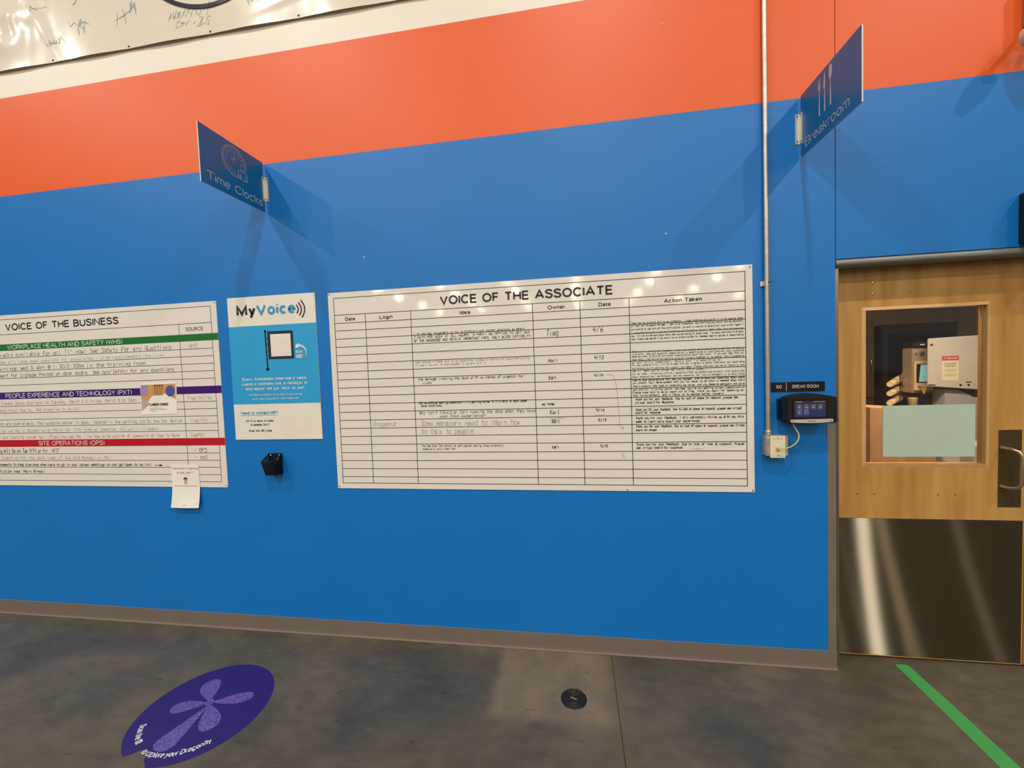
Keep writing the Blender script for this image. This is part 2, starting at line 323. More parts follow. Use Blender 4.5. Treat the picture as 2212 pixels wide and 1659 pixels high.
def wood_material():
    m = bpy.data.materials.new('maple_veneer'); m.use_nodes = True; nt = m.node_tree; N = nt.nodes; L = nt.links; b = N['Principled BSDF']
    tc = N.new('ShaderNodeTexCoord'); mp = N.new('ShaderNodeMapping'); mp.inputs['Scale'].default_value = (9, 9, .9); L.new(tc.outputs['Object'], mp.inputs[0])
    n = N.new('ShaderNodeTexNoise'); n.inputs['Scale'].default_value = 1.6; n.inputs['Detail'].default_value = 6; n.inputs['Distortion'].default_value = .5; L.new(mp.outputs[0], n.inputs['Vector'])
    r = N.new('ShaderNodeValToRGB'); r.color_ramp.elements[0].position = .3; r.color_ramp.elements[1].position = .72
    r.color_ramp.elements[0].color = lin((168, 122, 58))+(1,); r.color_ramp.elements[1].color = lin((196, 152, 84))+(1,)
    L.new(n.outputs['Fac'], r.inputs[0]); L.new(r.outputs[0], b.inputs['Base Color']); b.inputs['Roughness'].default_value = .42
    return m
m_wood = wood_material()
def steel_aniso():
    m = bpy.data.materials.new('kick_plate_steel'); m.use_nodes = True; nt = m.node_tree; N = nt.nodes; L = nt.links; b = N['Principled BSDF']
    out = N['Material Output']; N.remove(b)
    g1 = N.new('ShaderNodeBsdfAnisotropic'); g1.inputs['Color'].default_value = lin((146, 136, 118))+(1,); g1.inputs['Roughness'].default_value = .25; g1.inputs['Anisotropy'].default_value = .93
    cx = N.new('ShaderNodeCombineXYZ'); cx.inputs[0].default_value = 1.0; L.new(cx.outputs[0], g1.inputs['Tangent'])
    g2 = N.new('ShaderNodeBsdfAnisotropic'); g2.inputs['Color'].default_value = lin((120, 108, 86))+(1,); g2.inputs['Roughness'].default_value = .4
    tc = N.new('ShaderNodeTexCoord'); mp = N.new('ShaderNodeMapping'); mp.inputs['Scale'].default_value = (3, 3, 140); L.new(tc.outputs['Object'], mp.inputs[0])
    n = N.new('ShaderNodeTexNoise'); n.inputs['Scale'].default_value = 1.5; n.inputs['Detail'].default_value = 3; L.new(mp.outputs[0], n.inputs['Vector'])
    r = N.new('ShaderNodeMapRange'); r.inputs['To Min'].default_value = .42; r.inputs['To Max'].default_value = .58; L.new(n.outputs['Fac'], r.inputs[0])
    mx = N.new('ShaderNodeMixShader'); L.new(r.outputs[0], mx.inputs[0]); L.new(g1.outputs[0], mx.inputs[1]); L.new(g2.outputs[0], mx.inputs[2]); L.new(mx.outputs[0], out.inputs[0])
    return m
m_kick = steel_aniso()
def glass_mat(name, tint, frost=None):
    m = bpy.data.materials.new(name); m.use_nodes = True; nt = m.node_tree; N = nt.nodes; L = nt.links; N.remove(N['Principled BSDF'])
    out = N['Material Output']; tr = N.new('ShaderNodeBsdfTransparent'); tr.inputs[0].default_value = tint
    gl = N.new('ShaderNodeBsdfGlossy'); gl.inputs['Roughness'].default_value = .02; fr = N.new('ShaderNodeFresnel'); fr.inputs[0].default_value = 1.5
    mx = N.new('ShaderNodeMixShader'); L.new(fr.outputs[0], mx.inputs[0]); L.new(tr.outputs[0], mx.inputs[1]); L.new(gl.outputs[0], mx.inputs[2]); L.new(mx.outputs[0], out.inputs[0])
    return m
m_glass = glass_mat('door_glass', (.93, .94, .92, 1))

# ------------------------------------------------------------------ setting: floor
JX = .166
fl = MB()
for (x0, x1) in ((-26, JX-.0022), (JX+.0022, 28)):
    fl.box(x0, x1, -60, 0, -.1, 0)
fl.box(JX-.0022, JX+.0022, -60, 0, -.1, -.007)
fl.box(1.0, 7, 0, 3.4, -.1, 0)
floor = struct(fl, 'floor', m_floor)

# ------------------------------------------------------------------ walls
Z1, Z2, ZT = 3.005, 3.665, 11.5
CX, OPH, OPR = 1.347, 2.177, 3.255
XL, XR = -26, 28
def bands(mb, x0, x1, z0, z1, y0=0., y1=.2):
    zs = [z0]+[z for z in (Z1, Z2) if z0 < z < z1]+[z1]
    for a, b in zip(zs, zs[1:]):
        m = 0 if b <= Z1+1e-6 else (1 if b <= Z2+1e-6 else 2)
        mb.box(x0, x1, y0, y1, a, b, m)
PM = [m_blue, m_orange, m_white]
mb = MB(); bands(mb, XL, CX, 0, ZT); struct(mb, 'wall_front', PM)
mb = MB(); bands(mb, CX+.0035, OPR, OPH, ZT); bands(mb, OPR, XR, 0, ZT); struct(mb, 'wall_front_right', PM)
mb = MB(); mb.box(CX-.001, CX+.0045, .006, .19, OPH, ZT); struct(mb, 'trim_1', m_dark)

# rubber cove base
def cove(mb, x0, x1):
    prof = [(0, 0), (-.0125, 0), (-.0135, .002), (-.0050, .0068), (-.0042, .012), (-.0036, .022), (-.0032, .099), (0, .1)]
    mb.prism(prof, lambda a, b: (x0, a, b), lambda a, b: (x1, a, b))
mb = MB(); cove(mb, XL, -.32); cove(mb, -.3195, CX+.001); struct(mb, 'baseboard_front', m_base)
mb = MB(); cove(mb, OPR+.002, XR); struct(mb, 'baseboard_right', m_base)

# stainless corner guard on the opening's left corner
mb = MB(); mb.box(1.305, CX+.0015, -.0022, 0, .1, 1.324); mb.box(CX, CX+.0015, -.0022, .075, .1, 1.324)
cg = struct(mb, 'trim_2', mat('guard_steel', (150, 142, 126), rough=.33, metal=.6, var=.06, vscale=6))

# steel door frame
fr = semp('trim_3', (CX, 0, 0))
mb = MB()   # rounded head channel
hp = [(.11, 2.1765), (.012, 2.1765), (.004, 2.174), (-.001, 2.168), (-.004, 2.160), (-.004, 2.152), (-.001, 2.145), (.005, 2.141), (.11, 2.1415)]
n = len(hp)
v = [(CX+.004, a, b) for a, b in hp]+[(OPR, a, b) for a, b in hp]
mb.add(v, [(i, i+n, i+n+1, i+1) for i in range(n-1)], 0, True); mb.add(v, [tuple(range(n)), tuple(range(n, 2*n))])
mb.build('frame_head', mat('frame_grey', (124, 126, 122), rough=.38, metal=.1), fr)
mb = MB(); mb.box(CX+.002, 1.379, .03, .16, 0, 2.14); mb.build('frame_jamb', m_steel, fr)
mb = MB(); mb.box(3.219, OPR-.002, .03, .16, 0, 2.14); mb.build('frame_jamb', m_steel, fr)

# ------------------------------------------------------------------ door
DY0, DY1 = .112, .157
DX0, DX1, DZ0, DZ1 = 1.383, 2.296, .014, 2.139
WX0, WX1, WZ0, WZ1 = 1.556, 2.118, 1.084, 1.916
dr = semp('door_1', (DX0, DY0, 0))
mb = MB()
mb.box(DX0, WX0, DY0, DY1, DZ0, DZ1); mb.box(WX1, DX1, DY0, DY1, DZ0, DZ1)
mb.box(WX0, WX1, DY0, DY1, DZ0, WZ0); mb.box(WX0, WX1, DY0, DY1, WZ1, DZ1)
mb.build('door_slab', m_wood, dr)
# window bead frame (mitred, slightly proud)
m_bead = mat('maple_bead', (204, 160, 104), rough=.35, var=.06, vscale=20)
mb = MB(); bw = .017
def bead(x0, x1, z0, z1, y0=DY0-.005, y1=DY0+.0):
    o = [(x0-bw, z0-bw), (x1+bw, z0-bw), (x1+bw, z1+bw), (x0-bw, z1+bw)]; i = [(x0, z0), (x1, z0), (x1, z1), (x0, z1)]
    for k in range(4):
        a, b = o[k], o[(k+1) % 4]; c, d = i[(k+1) % 4], i[k]
        P = [(a[0], y1+.0, a[1]), (b[0], y1, b[1]), (c[0], y0, c[1]), (d[0], y0, d[1])]
        mb.quad(*P)
        mb.quad((d[0], y0, d[1]), (c[0], y0, c[1]), (c[0], DY0, c[1]), (d[0], DY0, d[1]))
bead(WX0, WX1, WZ0, WZ1); mb.build('window_bead', m_bead, dr)
mb = MB(); mb.box(WX0+.0005, WX1-.0005, .131, .137, WZ0+.0005, WZ1-.0005); mb.build('glass_pane', m_glass, dr)
mb = MB(); mb.box(DX0+.004, 2.2885, DY0-.0015, DY0, .02, .788); kp = mb.build('kick_plate', m_kick, dr)
for x in (1.4, 1.475, 1.575, 1.7, 1.9, 2.1, 2.27):
    for z in (.778, .033): mb = MB(); mb.lathe([(0, -.0025), (.0025, -.002), (.003, 0)], (x, DY0-.0015, z), 'y', 8); mb.build('screw', m_screw, kp)
mb = MB(); mb.box(DX0, DX1, DY0-.002, DY0, .787, .7895); mb.build('plate_edge', mat('bright_edge', (220, 196, 150), rough=.25, metal=.8), dr)
m_bolt = mat('bolt_chrome', (220, 205, 180), rough=.2, metal=.9)
for x, z in ((1.591, 2.063), (1.764, 2.063), (1.591, 2.003), (1.764, 2.003)):
    mb = MB(); mb.lathe([(0, -.005), (.004, -.0045), (.0075, -.0025), (.0085, 0)], (x, DY0, z), 'y', 16); mb.build('bolt', m_bolt, dr)
mb = MB(); mb.box(2.1765, 2.279, DY0-.0018, DY0, .858, 1.2645); pp = mb.build('pull_plate', mat('pull_plate_bronze', (92, 78, 52), rough=.4, metal=.7), dr)
mb = MB()
hp = []
zt, zb, xr = 1.172, .968, 2.218
path = [(xr-.03, DY0, zt), (xr-.025, DY0-.012, zt), (xr-.018, DY0-.042, zt-.001), (xr-.006, DY0-.062, zt-.010), (xr, DY0-.070, zt-.030), (xr, DY0-.070, (zt+zb)/2),
        (xr, DY0-.070, zb+.030), (xr-.006, DY0-.062, zb+.010), (xr-.018, DY0-.042, zb+.001), (xr-.025, DY0-.012, zb), (xr-.03, DY0, zb)]
mb.tube(path, .0085, 12); mb.build('pull_handle', mat('handle_steel', (180, 166, 140), rough=.28, metal=.9), pp)
for x in (2.186, 2.27):
    for z in (.87, 1.253): mb = MB(); mb.lathe([(0, -.002), (.003, -.0015), (.0035, 0)], (x, DY0-.0018, z), 'y', 8); mb.build('screw', m_screw, pp)
m_knot = mat('wood_knot', (128, 88, 44), rough=.5)
for x in (1.515, 1.6, 1.904, 1.984):
    mb = MB(); mb.lathe([(0, -.0006), (.0045, -.0006), (.005, 0)], (x, DY0, .92), 'y', 10); mb.build('plugged_hole', m_knot, dr)

# second leaf of the pair (only its meeting edge reaches the frame)
d2 = semp('door_2', (2.303, DY0, 0)); e0, e1 = 2.303, 3.216; v0, v1 = 2.481, 3.043
mb = MB(); mb.box(e0, v0, DY0, DY1, DZ0, DZ1); mb.box(v1, e1, DY0, DY1, DZ0, DZ1); mb.box(v0, v1, DY0, DY1, DZ0, WZ0); mb.box(v0, v1, DY0, DY1, WZ1, DZ1); mb.build('door_slab', m_wood, d2)
mb = MB(); bead(v0, v1, WZ0, WZ1); mb.build('window_bead', m_bead, d2)
mb = MB(); mb.box(v0+.0005, v1-.0005, .131, .137, WZ0+.0005, WZ1-.0005); mb.build('glass_pane', m_glass, d2)
mb = MB(); mb.box(2.311, e1-.004, DY0-.0015, DY0, .02, .788); mb.build('kick_plate', m_kick, d2)

# frosted plaque stuck on the glass
def rrect(x0, x1, z0, z1, r, n=5):
    P = []
    for cx, cz, a0 in ((x1-r, z1-r, 0), (x0+r, z1-r, PI/2), (x0+r, z0+r, PI), (x1-r, z0+r, 3*PI/2)):
        for k in range(n+1): a = a0+PI/2*k/n; P.append((cx+r*math.cos(a), cz+r*math.sin(a)))
    return P
pq = MB(); pq.prism(rrect(1.650, 2.082, 1.122, 1.400, .006), wallmap(.1302), wallmap(.1245))
tag(pq.build('window_plaque', mat('frosted_green_acrylic', (176, 196, 180), rough=.45, var=.03, vscale=4)), 'blank pale green frosted plaque mounted on the glass of the wooden door', 'plaque')

# ------------------------------------------------------------------ break room behind the door
m_rw = mat('break_room_taupe', (142, 110, 80), rough=.7, var=.05)
m_rd = mat('break_room_brown', (92, 62, 44), rough=.6, var=.15)
mb = MB(); mb.box(1.0, 7, 3.4, 3.5, 0, 3.0); struct(mb, 'wall_back', m_rw)
mb = MB(); mb.box(.95, 1.0, .2, 3.5, 0, 3.0); struct(mb, 'wall_left', m_rw)
mb = MB(); mb.box(7, 7.05, .2, 3.5, 0, 3.0); struct(mb, 'wall_right', m_rw)
mb = MB(); mb.box(.95, 7.05, .2, 3.5, 3.0, 3.05); struct(mb, 'ceiling', m_rw)
# floor-standing cabinets and counter
t = thing('storage_cabinet', 'tall dark brown cabinet seen at left through the door window', 'cabinet', (3.1, 3.1, 0))
mb = MB(); mb.box(2.7, 3.36, 2.82, 3.38, 0, 2.05); mb.build('body', m_rd, t, .004)
for i, (a, b) in enumerate(((.05, 1.17), (1.19, 2.03))):
    mb = MB(); mb.box(2.72, 3.34, 2.80, 2.82, a, b); d = mb.build('door', m_rd, t, .003)
    mb = MB(); mb.tube([(3.30, 2.79, a+.3), (3.30, 2.775, a+.32), (3.30, 2.775, a+.42), (3.30, 2.79, a+.44)], .005, 8); mb.build('handle', m_steel, d)
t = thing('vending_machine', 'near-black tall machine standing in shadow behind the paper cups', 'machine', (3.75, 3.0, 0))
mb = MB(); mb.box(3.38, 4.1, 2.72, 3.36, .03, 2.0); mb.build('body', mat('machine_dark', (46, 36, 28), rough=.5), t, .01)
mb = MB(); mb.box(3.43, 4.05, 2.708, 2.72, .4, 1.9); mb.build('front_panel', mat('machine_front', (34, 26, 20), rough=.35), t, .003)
t = thing('counter', 'low counter under the drink machines, behind the frosted plaque', 'counter', (3.2, 1.7, 0))
mb = MB(); mb.box(2.2, 4.6, 1.35, 2.15, .86, .90); mb.build('countertop', mat('counter_laminate', (150, 128, 104), rough=.4), t, .003)
mb = MB(); mb.box(2.22, 4.58, 1.4, 2.13, .08, .86); mb.build('body', m_rd, t)
for k in range(4):
    mb = MB(); mb.box(2.24+k*.58, 2.80+k*.58, 1.38, 1.4, .1, .84); d = mb.build('door', mat('counter_door', (168, 150, 136), rough=.5), t, .003)
    mb = MB(); mb.tube([(2.76+k*.58, 1.38, .6), (2.76+k*.58, 1.36, .62), (2.76+k*.58, 1.36, .74), (2.76+k*.58, 1.38, .76)], .005, 8); mb.build('handle', m_steel, d)

# cardboard carton on a small stand
t = thing('carton_stand', 'low brown stand carrying the carton inside the door window', 'stand', (2.3, .9, 0))
mb = MB(); mb.box(2.05, 2.60, .88, 1.22, .87, .9); mb.build('top', m_rd, t, .003)
for x in (2.07, 2.55):
    for y in (.9, 1.17): mb = MB(); mb.box(x, x+.03, y, y+.03, 0, .87); mb.build('leg', m_rd, t)
m_card = mat('cardboard', (176, 128, 86), rough=.8, var=.08, vscale=12)
t = thing('cardboard_carton', 'brown cardboard carton at lower left inside the door window', 'box', (2.3, 1.0, .9))
mb = MB(); mb.prism([(2.085, .9), (2.50, .9), (2.50, 1.27), (2.085, 1.302)], lambda a, b: (a, .9, b), lambda a, b: (a, 1.2, b)); mb.build('body', m_card, t, .002)
mb = MB(); mb.box(2.26, 2.31, .8990, .9, .902, 1.285); mb.build('tape', mat('carton_tape', (186, 146, 104), rough=.3), t)
t = thing('white_carton', 'pinkish white box right of the brown carton behind the plaque', 'box', (2.65, 1.05, 0))
mb = MB(); mb.box(2.62, 3.0, 1.0, 1.3, 0, 1.0); mb.build('body', mat('pinkish_card', (196, 178, 168), rough=.6), t, .004)
mb = MB(); mb.box(2.80, 2.806, .998, 1.0, .05, .99); mb.build('seam', m_dark, t)

# cabinet with attention notice (front face y 1.7)
m_mach = mat('machine_beige', (206, 192, 172), rough=.4, var=.03)
t = thing('drink_dispenser', 'large pale grey dispenser cabinet with red notice behind door glass', 'dispenser', (3.24, 1.8, 1.34))
mb = MB(); pl = [(3.043, 1.7), (3.425, 1.7), (3.455, 1.712), (3.475, 1.74), (3.475, 1.79), (3.118, 1.79)]
zl = lambda x: 1.384-.041*(x-3.043)/.397; zh = lambda x: 1.800+.012*(x-3.043)/.397
mb.prism(pl, lambda a, b: (a, b, zl(a)), lambda a, b: (a, b, zh(a))); mb.build('housing', m_mach, t, .005, 2)
mb = MB(); mb.lathe([(0, -.006), (.008, -.006), (.011, -.003), (.011, 0)], (3.072, 1.7, 1.746), 'y', 16); mb.build('lock', m_steel, t)
for x in (3.294, 3.354): mb = MB(); mb.lathe([(0, -.006), (.008, -.005), (.009, 0)], (x, 1.7, 1.389), 'y', 12); mb.build('indicator', m_dark, t)
mb = MB(); mb.box(3.335, 3.375, 1.698, 1.7, 1.409, 1.417); mb.build('marking', m_dark, t); mb = MB(); mb.box(3.05, 3.105, 1.698, 1.7, 1.392, 1.399); mb.build('marking', m_dark, t)
nt_ = thing('attention_notice', 'small red and cream attention notice stuck on the pale dispenser', 'notice', (3.215, 1.7, 1.43))
mb = MB(); mb.prism([(3.155, 1.437), (3.195, 1.431), (3.278, 1.428), (3.278, 1.605), (3.155, 1.606)], wallmap(1.6995), wallmap(1.6985)); mb.build('paper', mat('cream_paper', (236, 218, 176), rough=.6), nt_)
mb = MB(); mb.prism([(3.154, 1.604), (3.279, 1.604), (3.279, 1.641), (3.154, 1.641)], wallmap(1.6994), wallmap(1.698)); mb.build('red_header', mat('notice_red', (200, 62, 58), rough=.5), nt_)
mb = MB(); text(mb, 'ATTENTION', 3.162, 3.271, 1.614, .017, wallmap(1.6975), .2); mb.build('header_lettering', m_wtext, nt_)
mb = MB()
for z, a, b, h_ in ((1.58, 3.168, 3.262, .005), (1.566, 3.168, 3.258, .005), (1.552, 3.176, 3.25, .005), (1.525, 3.166, 3.262, .003), (1.512, 3.166, 3.25, .003), (1.485, 3.166, 3.262, .003), (1.472, 3.166, 3.258, .003)):
    stroke(mb, [(a, z), (b, z+.0005)], h_*.8, wallmap(1.698))
mb.build('small_print', m_grey, nt_)
# stand parts under it
t = thing('dispenser_base', 'pale grey cabinet base below the dispenser beside a black unit', 'cabinet', (3.4, 1.85, .9))
mb = MB(); mb.prism([(3.217, .9), (3.72, .9), (3.72, 1.262), (3.44, 1.275), (3.33, 1.343), (3.217, 1.352)], lambda a, b: (a, 1.75, b), lambda a, b: (a, 2.0, b)); mb.build('body', mat('base_grey', (172, 164, 160), rough=.45), t, .003)
mb = MB(); mb.prism([(3.345, 1.3385), (3.442, 1.2785), (3.60, 1.264), (3.60, 1.335)], lambda a, b: (a, 1.752, b), lambda a, b: (a, 1.99, b)); mb.build('dark_wedge', m_dark, t)
t = thing('black_unit', 'black box unit carrying the tall beige drink machine', 'machine', (3.2, 1.95, .9))
mb = MB(); mb.box(3.085, 3.212, 1.87, 1.99, .9, 1.313); mb.build('body', mat('unit_black', (28, 30, 30), rough=.4), t, .003)
t = thing('side_pillar', 'narrow white upright panel at the right edge of the door window', 'panel', (2.42, .5, 0))
mb = MB(); mb.box(2.43, 2.475, .60, .64, 0, 1.32); mb.build('post', mat('pillar_white', (186, 168, 158), rough=.5), t, .003)

# coffee machine (front y 1.85)
t = thing('coffee_machine', 'tall beige drink machine with pale blue screen half hidden by dispenser', 'machine', (3.13, 1.93, 1.313))
mb = MB(); mb.box(3.052, 3.212, 1.87, 1.99, 1.313, 1.724); mb.build('body', mat('machine_tan', (170, 146, 116), rough=.45), t, .006)
mb = MB(); mb.box(3.055, 3.212, 1.86, 1.99, 1.724, 1.779); hp_ = mb.build('top_cap', m_dark, t, .006)
mb = MB(); mb.box(3.105, 3.14, 1.858, 1.86, 1.748, 1.757); mb.build('slot', m_wtext, hp_)
mb = MB(); mb.box(3.056, 3.210, 1.85, 1.87, 1.335, 1.606); mb.build('front_panel', mat('panel_cream', (224, 194, 150), rough=.4), t, .006)
mb = MB(); mb.box(3.07, 3.208, 1.846, 1.85, 1.41, 1.578); bz = mb.build('screen_bezel', m_dark, t)
ms = mat('machine_screen', (150, 200, 206), rough=.3, emit=.35)
mb = MB(); mb.prism([(3.086, 1.417), (3.205, 1.417), (3.205, 1.572), (3.10, 1.570)], wallmap(1.8455), wallmap(1.844)); mb.build('screen', ms, bz)
mb = MB(); mb.lathe([(0, -.002), (.02, -.002), (.02, 0)], (3.125, 1.87, 1.67), 'y', 16)
mb.prism([(3.072, 1.66), (3.098, 1.668), (3.072, 1.68)], wallmap(1.8695), wallmap(1.868)); mb.build('emblem', mat('emblem_brown', (110, 88, 66)), t)
mb = MB(); mb.lathe([(.004, 0), (.02, .045), (.032, .07), (.04, .075), (.04, .08)], (3.115, 1.83, 1.305), 'z', 18); mb.build('spout', mat('spout_cream', (222, 192, 156), rough=.4), t)

# cup rack and stacks of paper cups
m_cup = mat('paper_cup', (226, 196, 142), rough=.6)
m_wire = mat('rack_wire', (40, 26, 18), rough=.4, metal=.5)
t = thing('cup_rack', 'dark wire rack holding three rows of paper cups on counter', 'rack', (2.97, 1.9, .9))
mb = MB()
mb.tube([(2.962, 1.885, .9), (2.962, 1.885, 1.50)], .0035, 8)
mb.tube([(3.10, 2.17, .9), (3.10, 2.17, 1.54)], .004, 8)
for z in (1.405, 1.318, 1.23):
    mb.tube([(2.89, 1.95, z+.045), (2.975, 1.90, z+.040), (3.16, 2.06, z+.060)], .002, 6)
    mb.tube([(2.92, 1.96, z-.026), (2.985, 1.905, z-.032), (3.22, 2.12, z-.010)], .002, 6)
mb.build('frame', m_wire, t)
names = ('topmost', 'middle', 'lowest')
for k, z in enumerate((1.398, 1.312, 1.224)):
    t = thing('paper_cup_stack', '%s stack of cream paper cups lying in the wire rack' % names[k], 'cups', (2.87, 1.9, z), 'paper cup stacks in the rack')
    a = Vector((2.880, 1.885, z)); b = Vector((3.31, 2.285, z+.062)); d = (b-a)
    P = [a, a+d*.001, a+d*.22]; R = [.0235, .025, .030]
    for j in range(1, 13): q_ = .22+.062*j; P.append(a+d*(q_-.004)); R.append(.0285+.009*q_); P.append(a+d*q_); R.append(.0298+.010*q_)
    mb = MB(); mb.tube(P, R, 20); mb.build('cup_sleeves', m_cup, t)
    mb = MB(); dn = d.normalized(); mb.tube([a-dn*.0005, a-dn*.0035], [.023, .0235], 20, caps=False); mb.tube([a-dn*.0012, a-dn*.0006], .019, 18); mb.build('cup_base', mat('cup_rim', (240, 214, 164), rough=.6), t)
t = thing('paper_cup', 'upright cream paper cup standing right of the cup rack', 'cup', (3.006, 1.8, .9))
mb = MB(); mb.lathe([(0, .25), (.022, .25), (.034, .375), (.036, .377), (.033, .376), (.021, .256), (0, .256)], (3.006, 1.8, .9), 'z', 20); mb.build('cup_body', m_cup, t)
mb = MB(); mb.box(2.97, 3.042, 1.765, 1.835, .9, 1.15); mb.build('riser', m_rd, t, .002)

# ------------------------------------------------------------------ hanging signs
TH = .006
def flag_sign(name, label, X, side, words, tu0, tu1, icon):
    # side +1: printed face looks to +x
    t = thing(name, label, 'sign', (X, 0, 2.7))
    mb = MB(); mb.box(X-TH/2+.0004, X+TH/2-.0004, -.4565, -.012, 2.7035, 3.0075); mb.build('core_panel', m_edge, t)
    mb = MB(); mb.box(X+side*(TH/2-.0004), X+side*(TH/2+.0002), -.4565, -.012, 2.7035, 3.0075)
    mb.box(X-side*(TH/2-.0004), X-side*(TH/2+.0002), -.4565, -.012, 2.7035, 3.0075); mb.build('blue_faces', m_signblue, t)
    xf = X+side*(TH/2+.0009)
    mp_ = lambda u, v: (xf, u, v)
    mb = MB(); text(mb, words, tu0, tu1, 2.733, .046, mp_, .105); mb.build('lettering', m_signtext, t)
    mb = MB(); icon(mb, mp_); mb.build('pictogram', m_signtext, t)
    # aluminium angle bracket in the corner
    mb = MB(); bx = X+side*TH/2
    mb.box(min(bx, bx+side*.003), max(bx, bx+side*.003), -.024, -.001, 2.773, 2.924)
    mb.box(min(bx, bx+side*.022), max(bx, bx+side*.022), -.003, -.0002, 2.773, 2.924)
    br = mb.build('bracket', m_alu, t, .0006)
    for z in (2.785, 2.912):
        mb = MB(); mb.lathe([(0, side*.0045), (.003, side*.004), (.0035, side*.003)], (bx, -.014, z), 'x', 8); mb.build('screw', m_dark, br)
        mb = MB(); mb.lathe([(0, -.005), (.003, -.0045), (.0035, -.003)], (bx+side*.013, 0, z), 'y', 8); mb.build('screw', m_dark, br)
    return t
def arc(mb, mp_, cx, cz, r, a0, a1, wd, n=40, ky=1.):
    stroke(mb, [(cx+r*math.cos(a0+(a1-a0)*k/n), cz+ky*r*math.sin(a0+(a1-a0)*k/n)) for k in range(n+1)], wd, mp_)
def clock_icon(mb, mp_):
    cx, cz = -.234, 2.908
    arc(mb, mp_, cx, cz, .083, -.05*PI, 1.72*PI, .0036, 60); arc(mb, mp_, cx, cz, .0735, .02*PI, 1.66*PI, .0028, 60)
    for k in range(24):
        a = k*PI/12
        if -.42*PI < (a if a < PI else a-2*PI) < -.03*PI: continue
        r1 = .063 if k % 2 == 0 else .060
        l = .012 if k % 2 == 0 else .007
        stroke(mb, [(cx+r1*math.cos(a), cz+r1*math.sin(a)), (cx+(r1-l)*math.cos(a), cz+(r1-l)*math.sin(a))], .0026, mp_)
    arc(mb, mp_, cx, cz-.006, .0095, 0, 2*PI, .003, 20)
    stroke(mb, [(cx, cz+.004), (cx, cz+.032)], .0034, mp_); stroke(mb, [(cx-.008, cz+.001), (cx-.019, cz+.01)], .0034, mp_)
    px, pz = -.177, 2.896
    arc(mb, mp_, px, pz, .0155, 0, 2*PI, .0032, 24)
    stroke(mb, [(px-.032, pz-.068), (px-.032, pz-.032), (px-.024, pz-.022), (px-.012, pz-.019), (px, pz-.024), (px+.012, pz-.019), (px+.024, pz-.022), (px+.032, pz-.032), (px+.032, pz-.068), (px-.032, pz-.068)], .0034, mp_)
    stroke(mb, [(px-.018, pz-.04), (px-.018, pz-.066)], .003, mp_); stroke(mb, [(px+.018, pz-.04), (px+.018, pz-.066)], .003, mp_)
def cutlery_icon(mb, mp_):
    def poly(P): mb.add([mp_(u, v) for u, v in P], [tuple(range(len(P)))])
    def handle(u, z0, z1):
        poly([(u-.0022, z1), (u-.0058, z0+.01), (u-.005, z0+.002), (u, z0), (u+.005, z0+.002), (u+.0058, z0+.01), (u+.0022, z1)])
    u = -.172; handle(u, 2.814, 2.925)                    # fork
    poly([(u-.0022, 2.925), (u-.0085, 2.94), (u-.0095, 2.953), (u+.0095, 2.953), (u+.0085, 2.94), (u+.0022, 2.925)])
    for k in range(4): x = u-.0095+k*.0055; poly([(x, 2.952), (x+.0027, 2.952), (x+.0025, 2.985), (x+.0004, 2.985)])
    u = -.213; handle(u, 2.814, 2.918)                    # knife
    poly([(u-.004, 2.905), (u-.0035, 2.918), (u+.009, 2.918), (u+.0085, 2.95), (u+.004, 2.978), (u-.003, 2.995), (u-.0045, 2.97)])
    u = -.256; handle(u, 2.815, 2.93)                     # spoon
    poly([(u+.0125*math.sin(2*PI*k/24)*(1-.12*math.cos(2*PI*k/24)), 2.963-.033*math.cos(2*PI*k/24)) for k in range(24)])
flag_sign('hanging_sign', 'blue projecting sign with clock pictogram reading Time Clocks', -1.88, 1, 'Time Clocks', -.421, -.031, clock_icon)
# the right-hand sign reads from the wall outwards, so its text runs towards -y
def flip(f): return lambda u, v: f(u, v)
def flag_sign_r():
    t = flag_sign('hanging_sign', 'blue projecting sign with cutlery pictogram reading Breakroom', 1.187, -1, 'Breakroom', -.051, -.385, cutlery_icon)
    return t
flag_sign_r()

# ------------------------------------------------------------------ whiteboards
def screw_at(parent, x, z, y, r=.0042):
    mb = MB(); mb.lathe([(0, -.0022), (r*.7, -.002), (r, 0)], (x, y, z), 'y', 10); mb.build('screw', m_screw, parent)
BT = .004
def hl(mb, x0, x1, z, wd, y, m=0): mb.quad((x0, y, z-wd/2), (x1, y, z-wd/2), (x1, y, z+wd/2), (x0, y, z+wd/2), m)
def vl(mb, x, z0, z1, wd, y, m=0): mb.quad((x-wd/2, y, z0), (x+wd/2, y, z0), (x+wd/2, y, z1), (x-wd/2, y, z1), m)
# -- voice of the associate
t = thing('whiteboard', 'wide white feedback board headed VOICE OF THE ASSOCIATE', 'board', (-.27, 0, .959))
mb = MB(); mb.prism(rrect(-1.490, .949, .959, 2.179, .004), wallmap(0), wallmap(-BT)); mb.build('panel', m_board, t)
y1 = -BT-.0004; y2 = -BT-.0007; y3 = -BT-.001
mb = MB(); LW = .0038
hl(mb, -1.453, .912, 2.145, LW, y1); hl(mb, -1.453, .912, 2.041, LW, y1); hl(mb, -1.453, .912, .993, LW, y1)
rows = [1.99, 1.944]+[1.8935-.0506*k for k in range(18)]
for z in rows: hl(mb, -1.453, .912, z, LW, y1)
vl(mb, -1.453, .991, 2.147, LW, y1); vl(mb, .912, .991, 2.147, LW, y1)
for x in (-1.249, -.957, -.2225, .0455, .314): vl(mb, x, .993, 2.041, LW, y1)
mb.build('printed_grid', m_line, t)
wm = wallmap(y1)
lett(t, m_print, 'VOICE OF THE ASSOCIATE', -.773, .230, 2.065, .054, wm, .205, name='title_lettering')
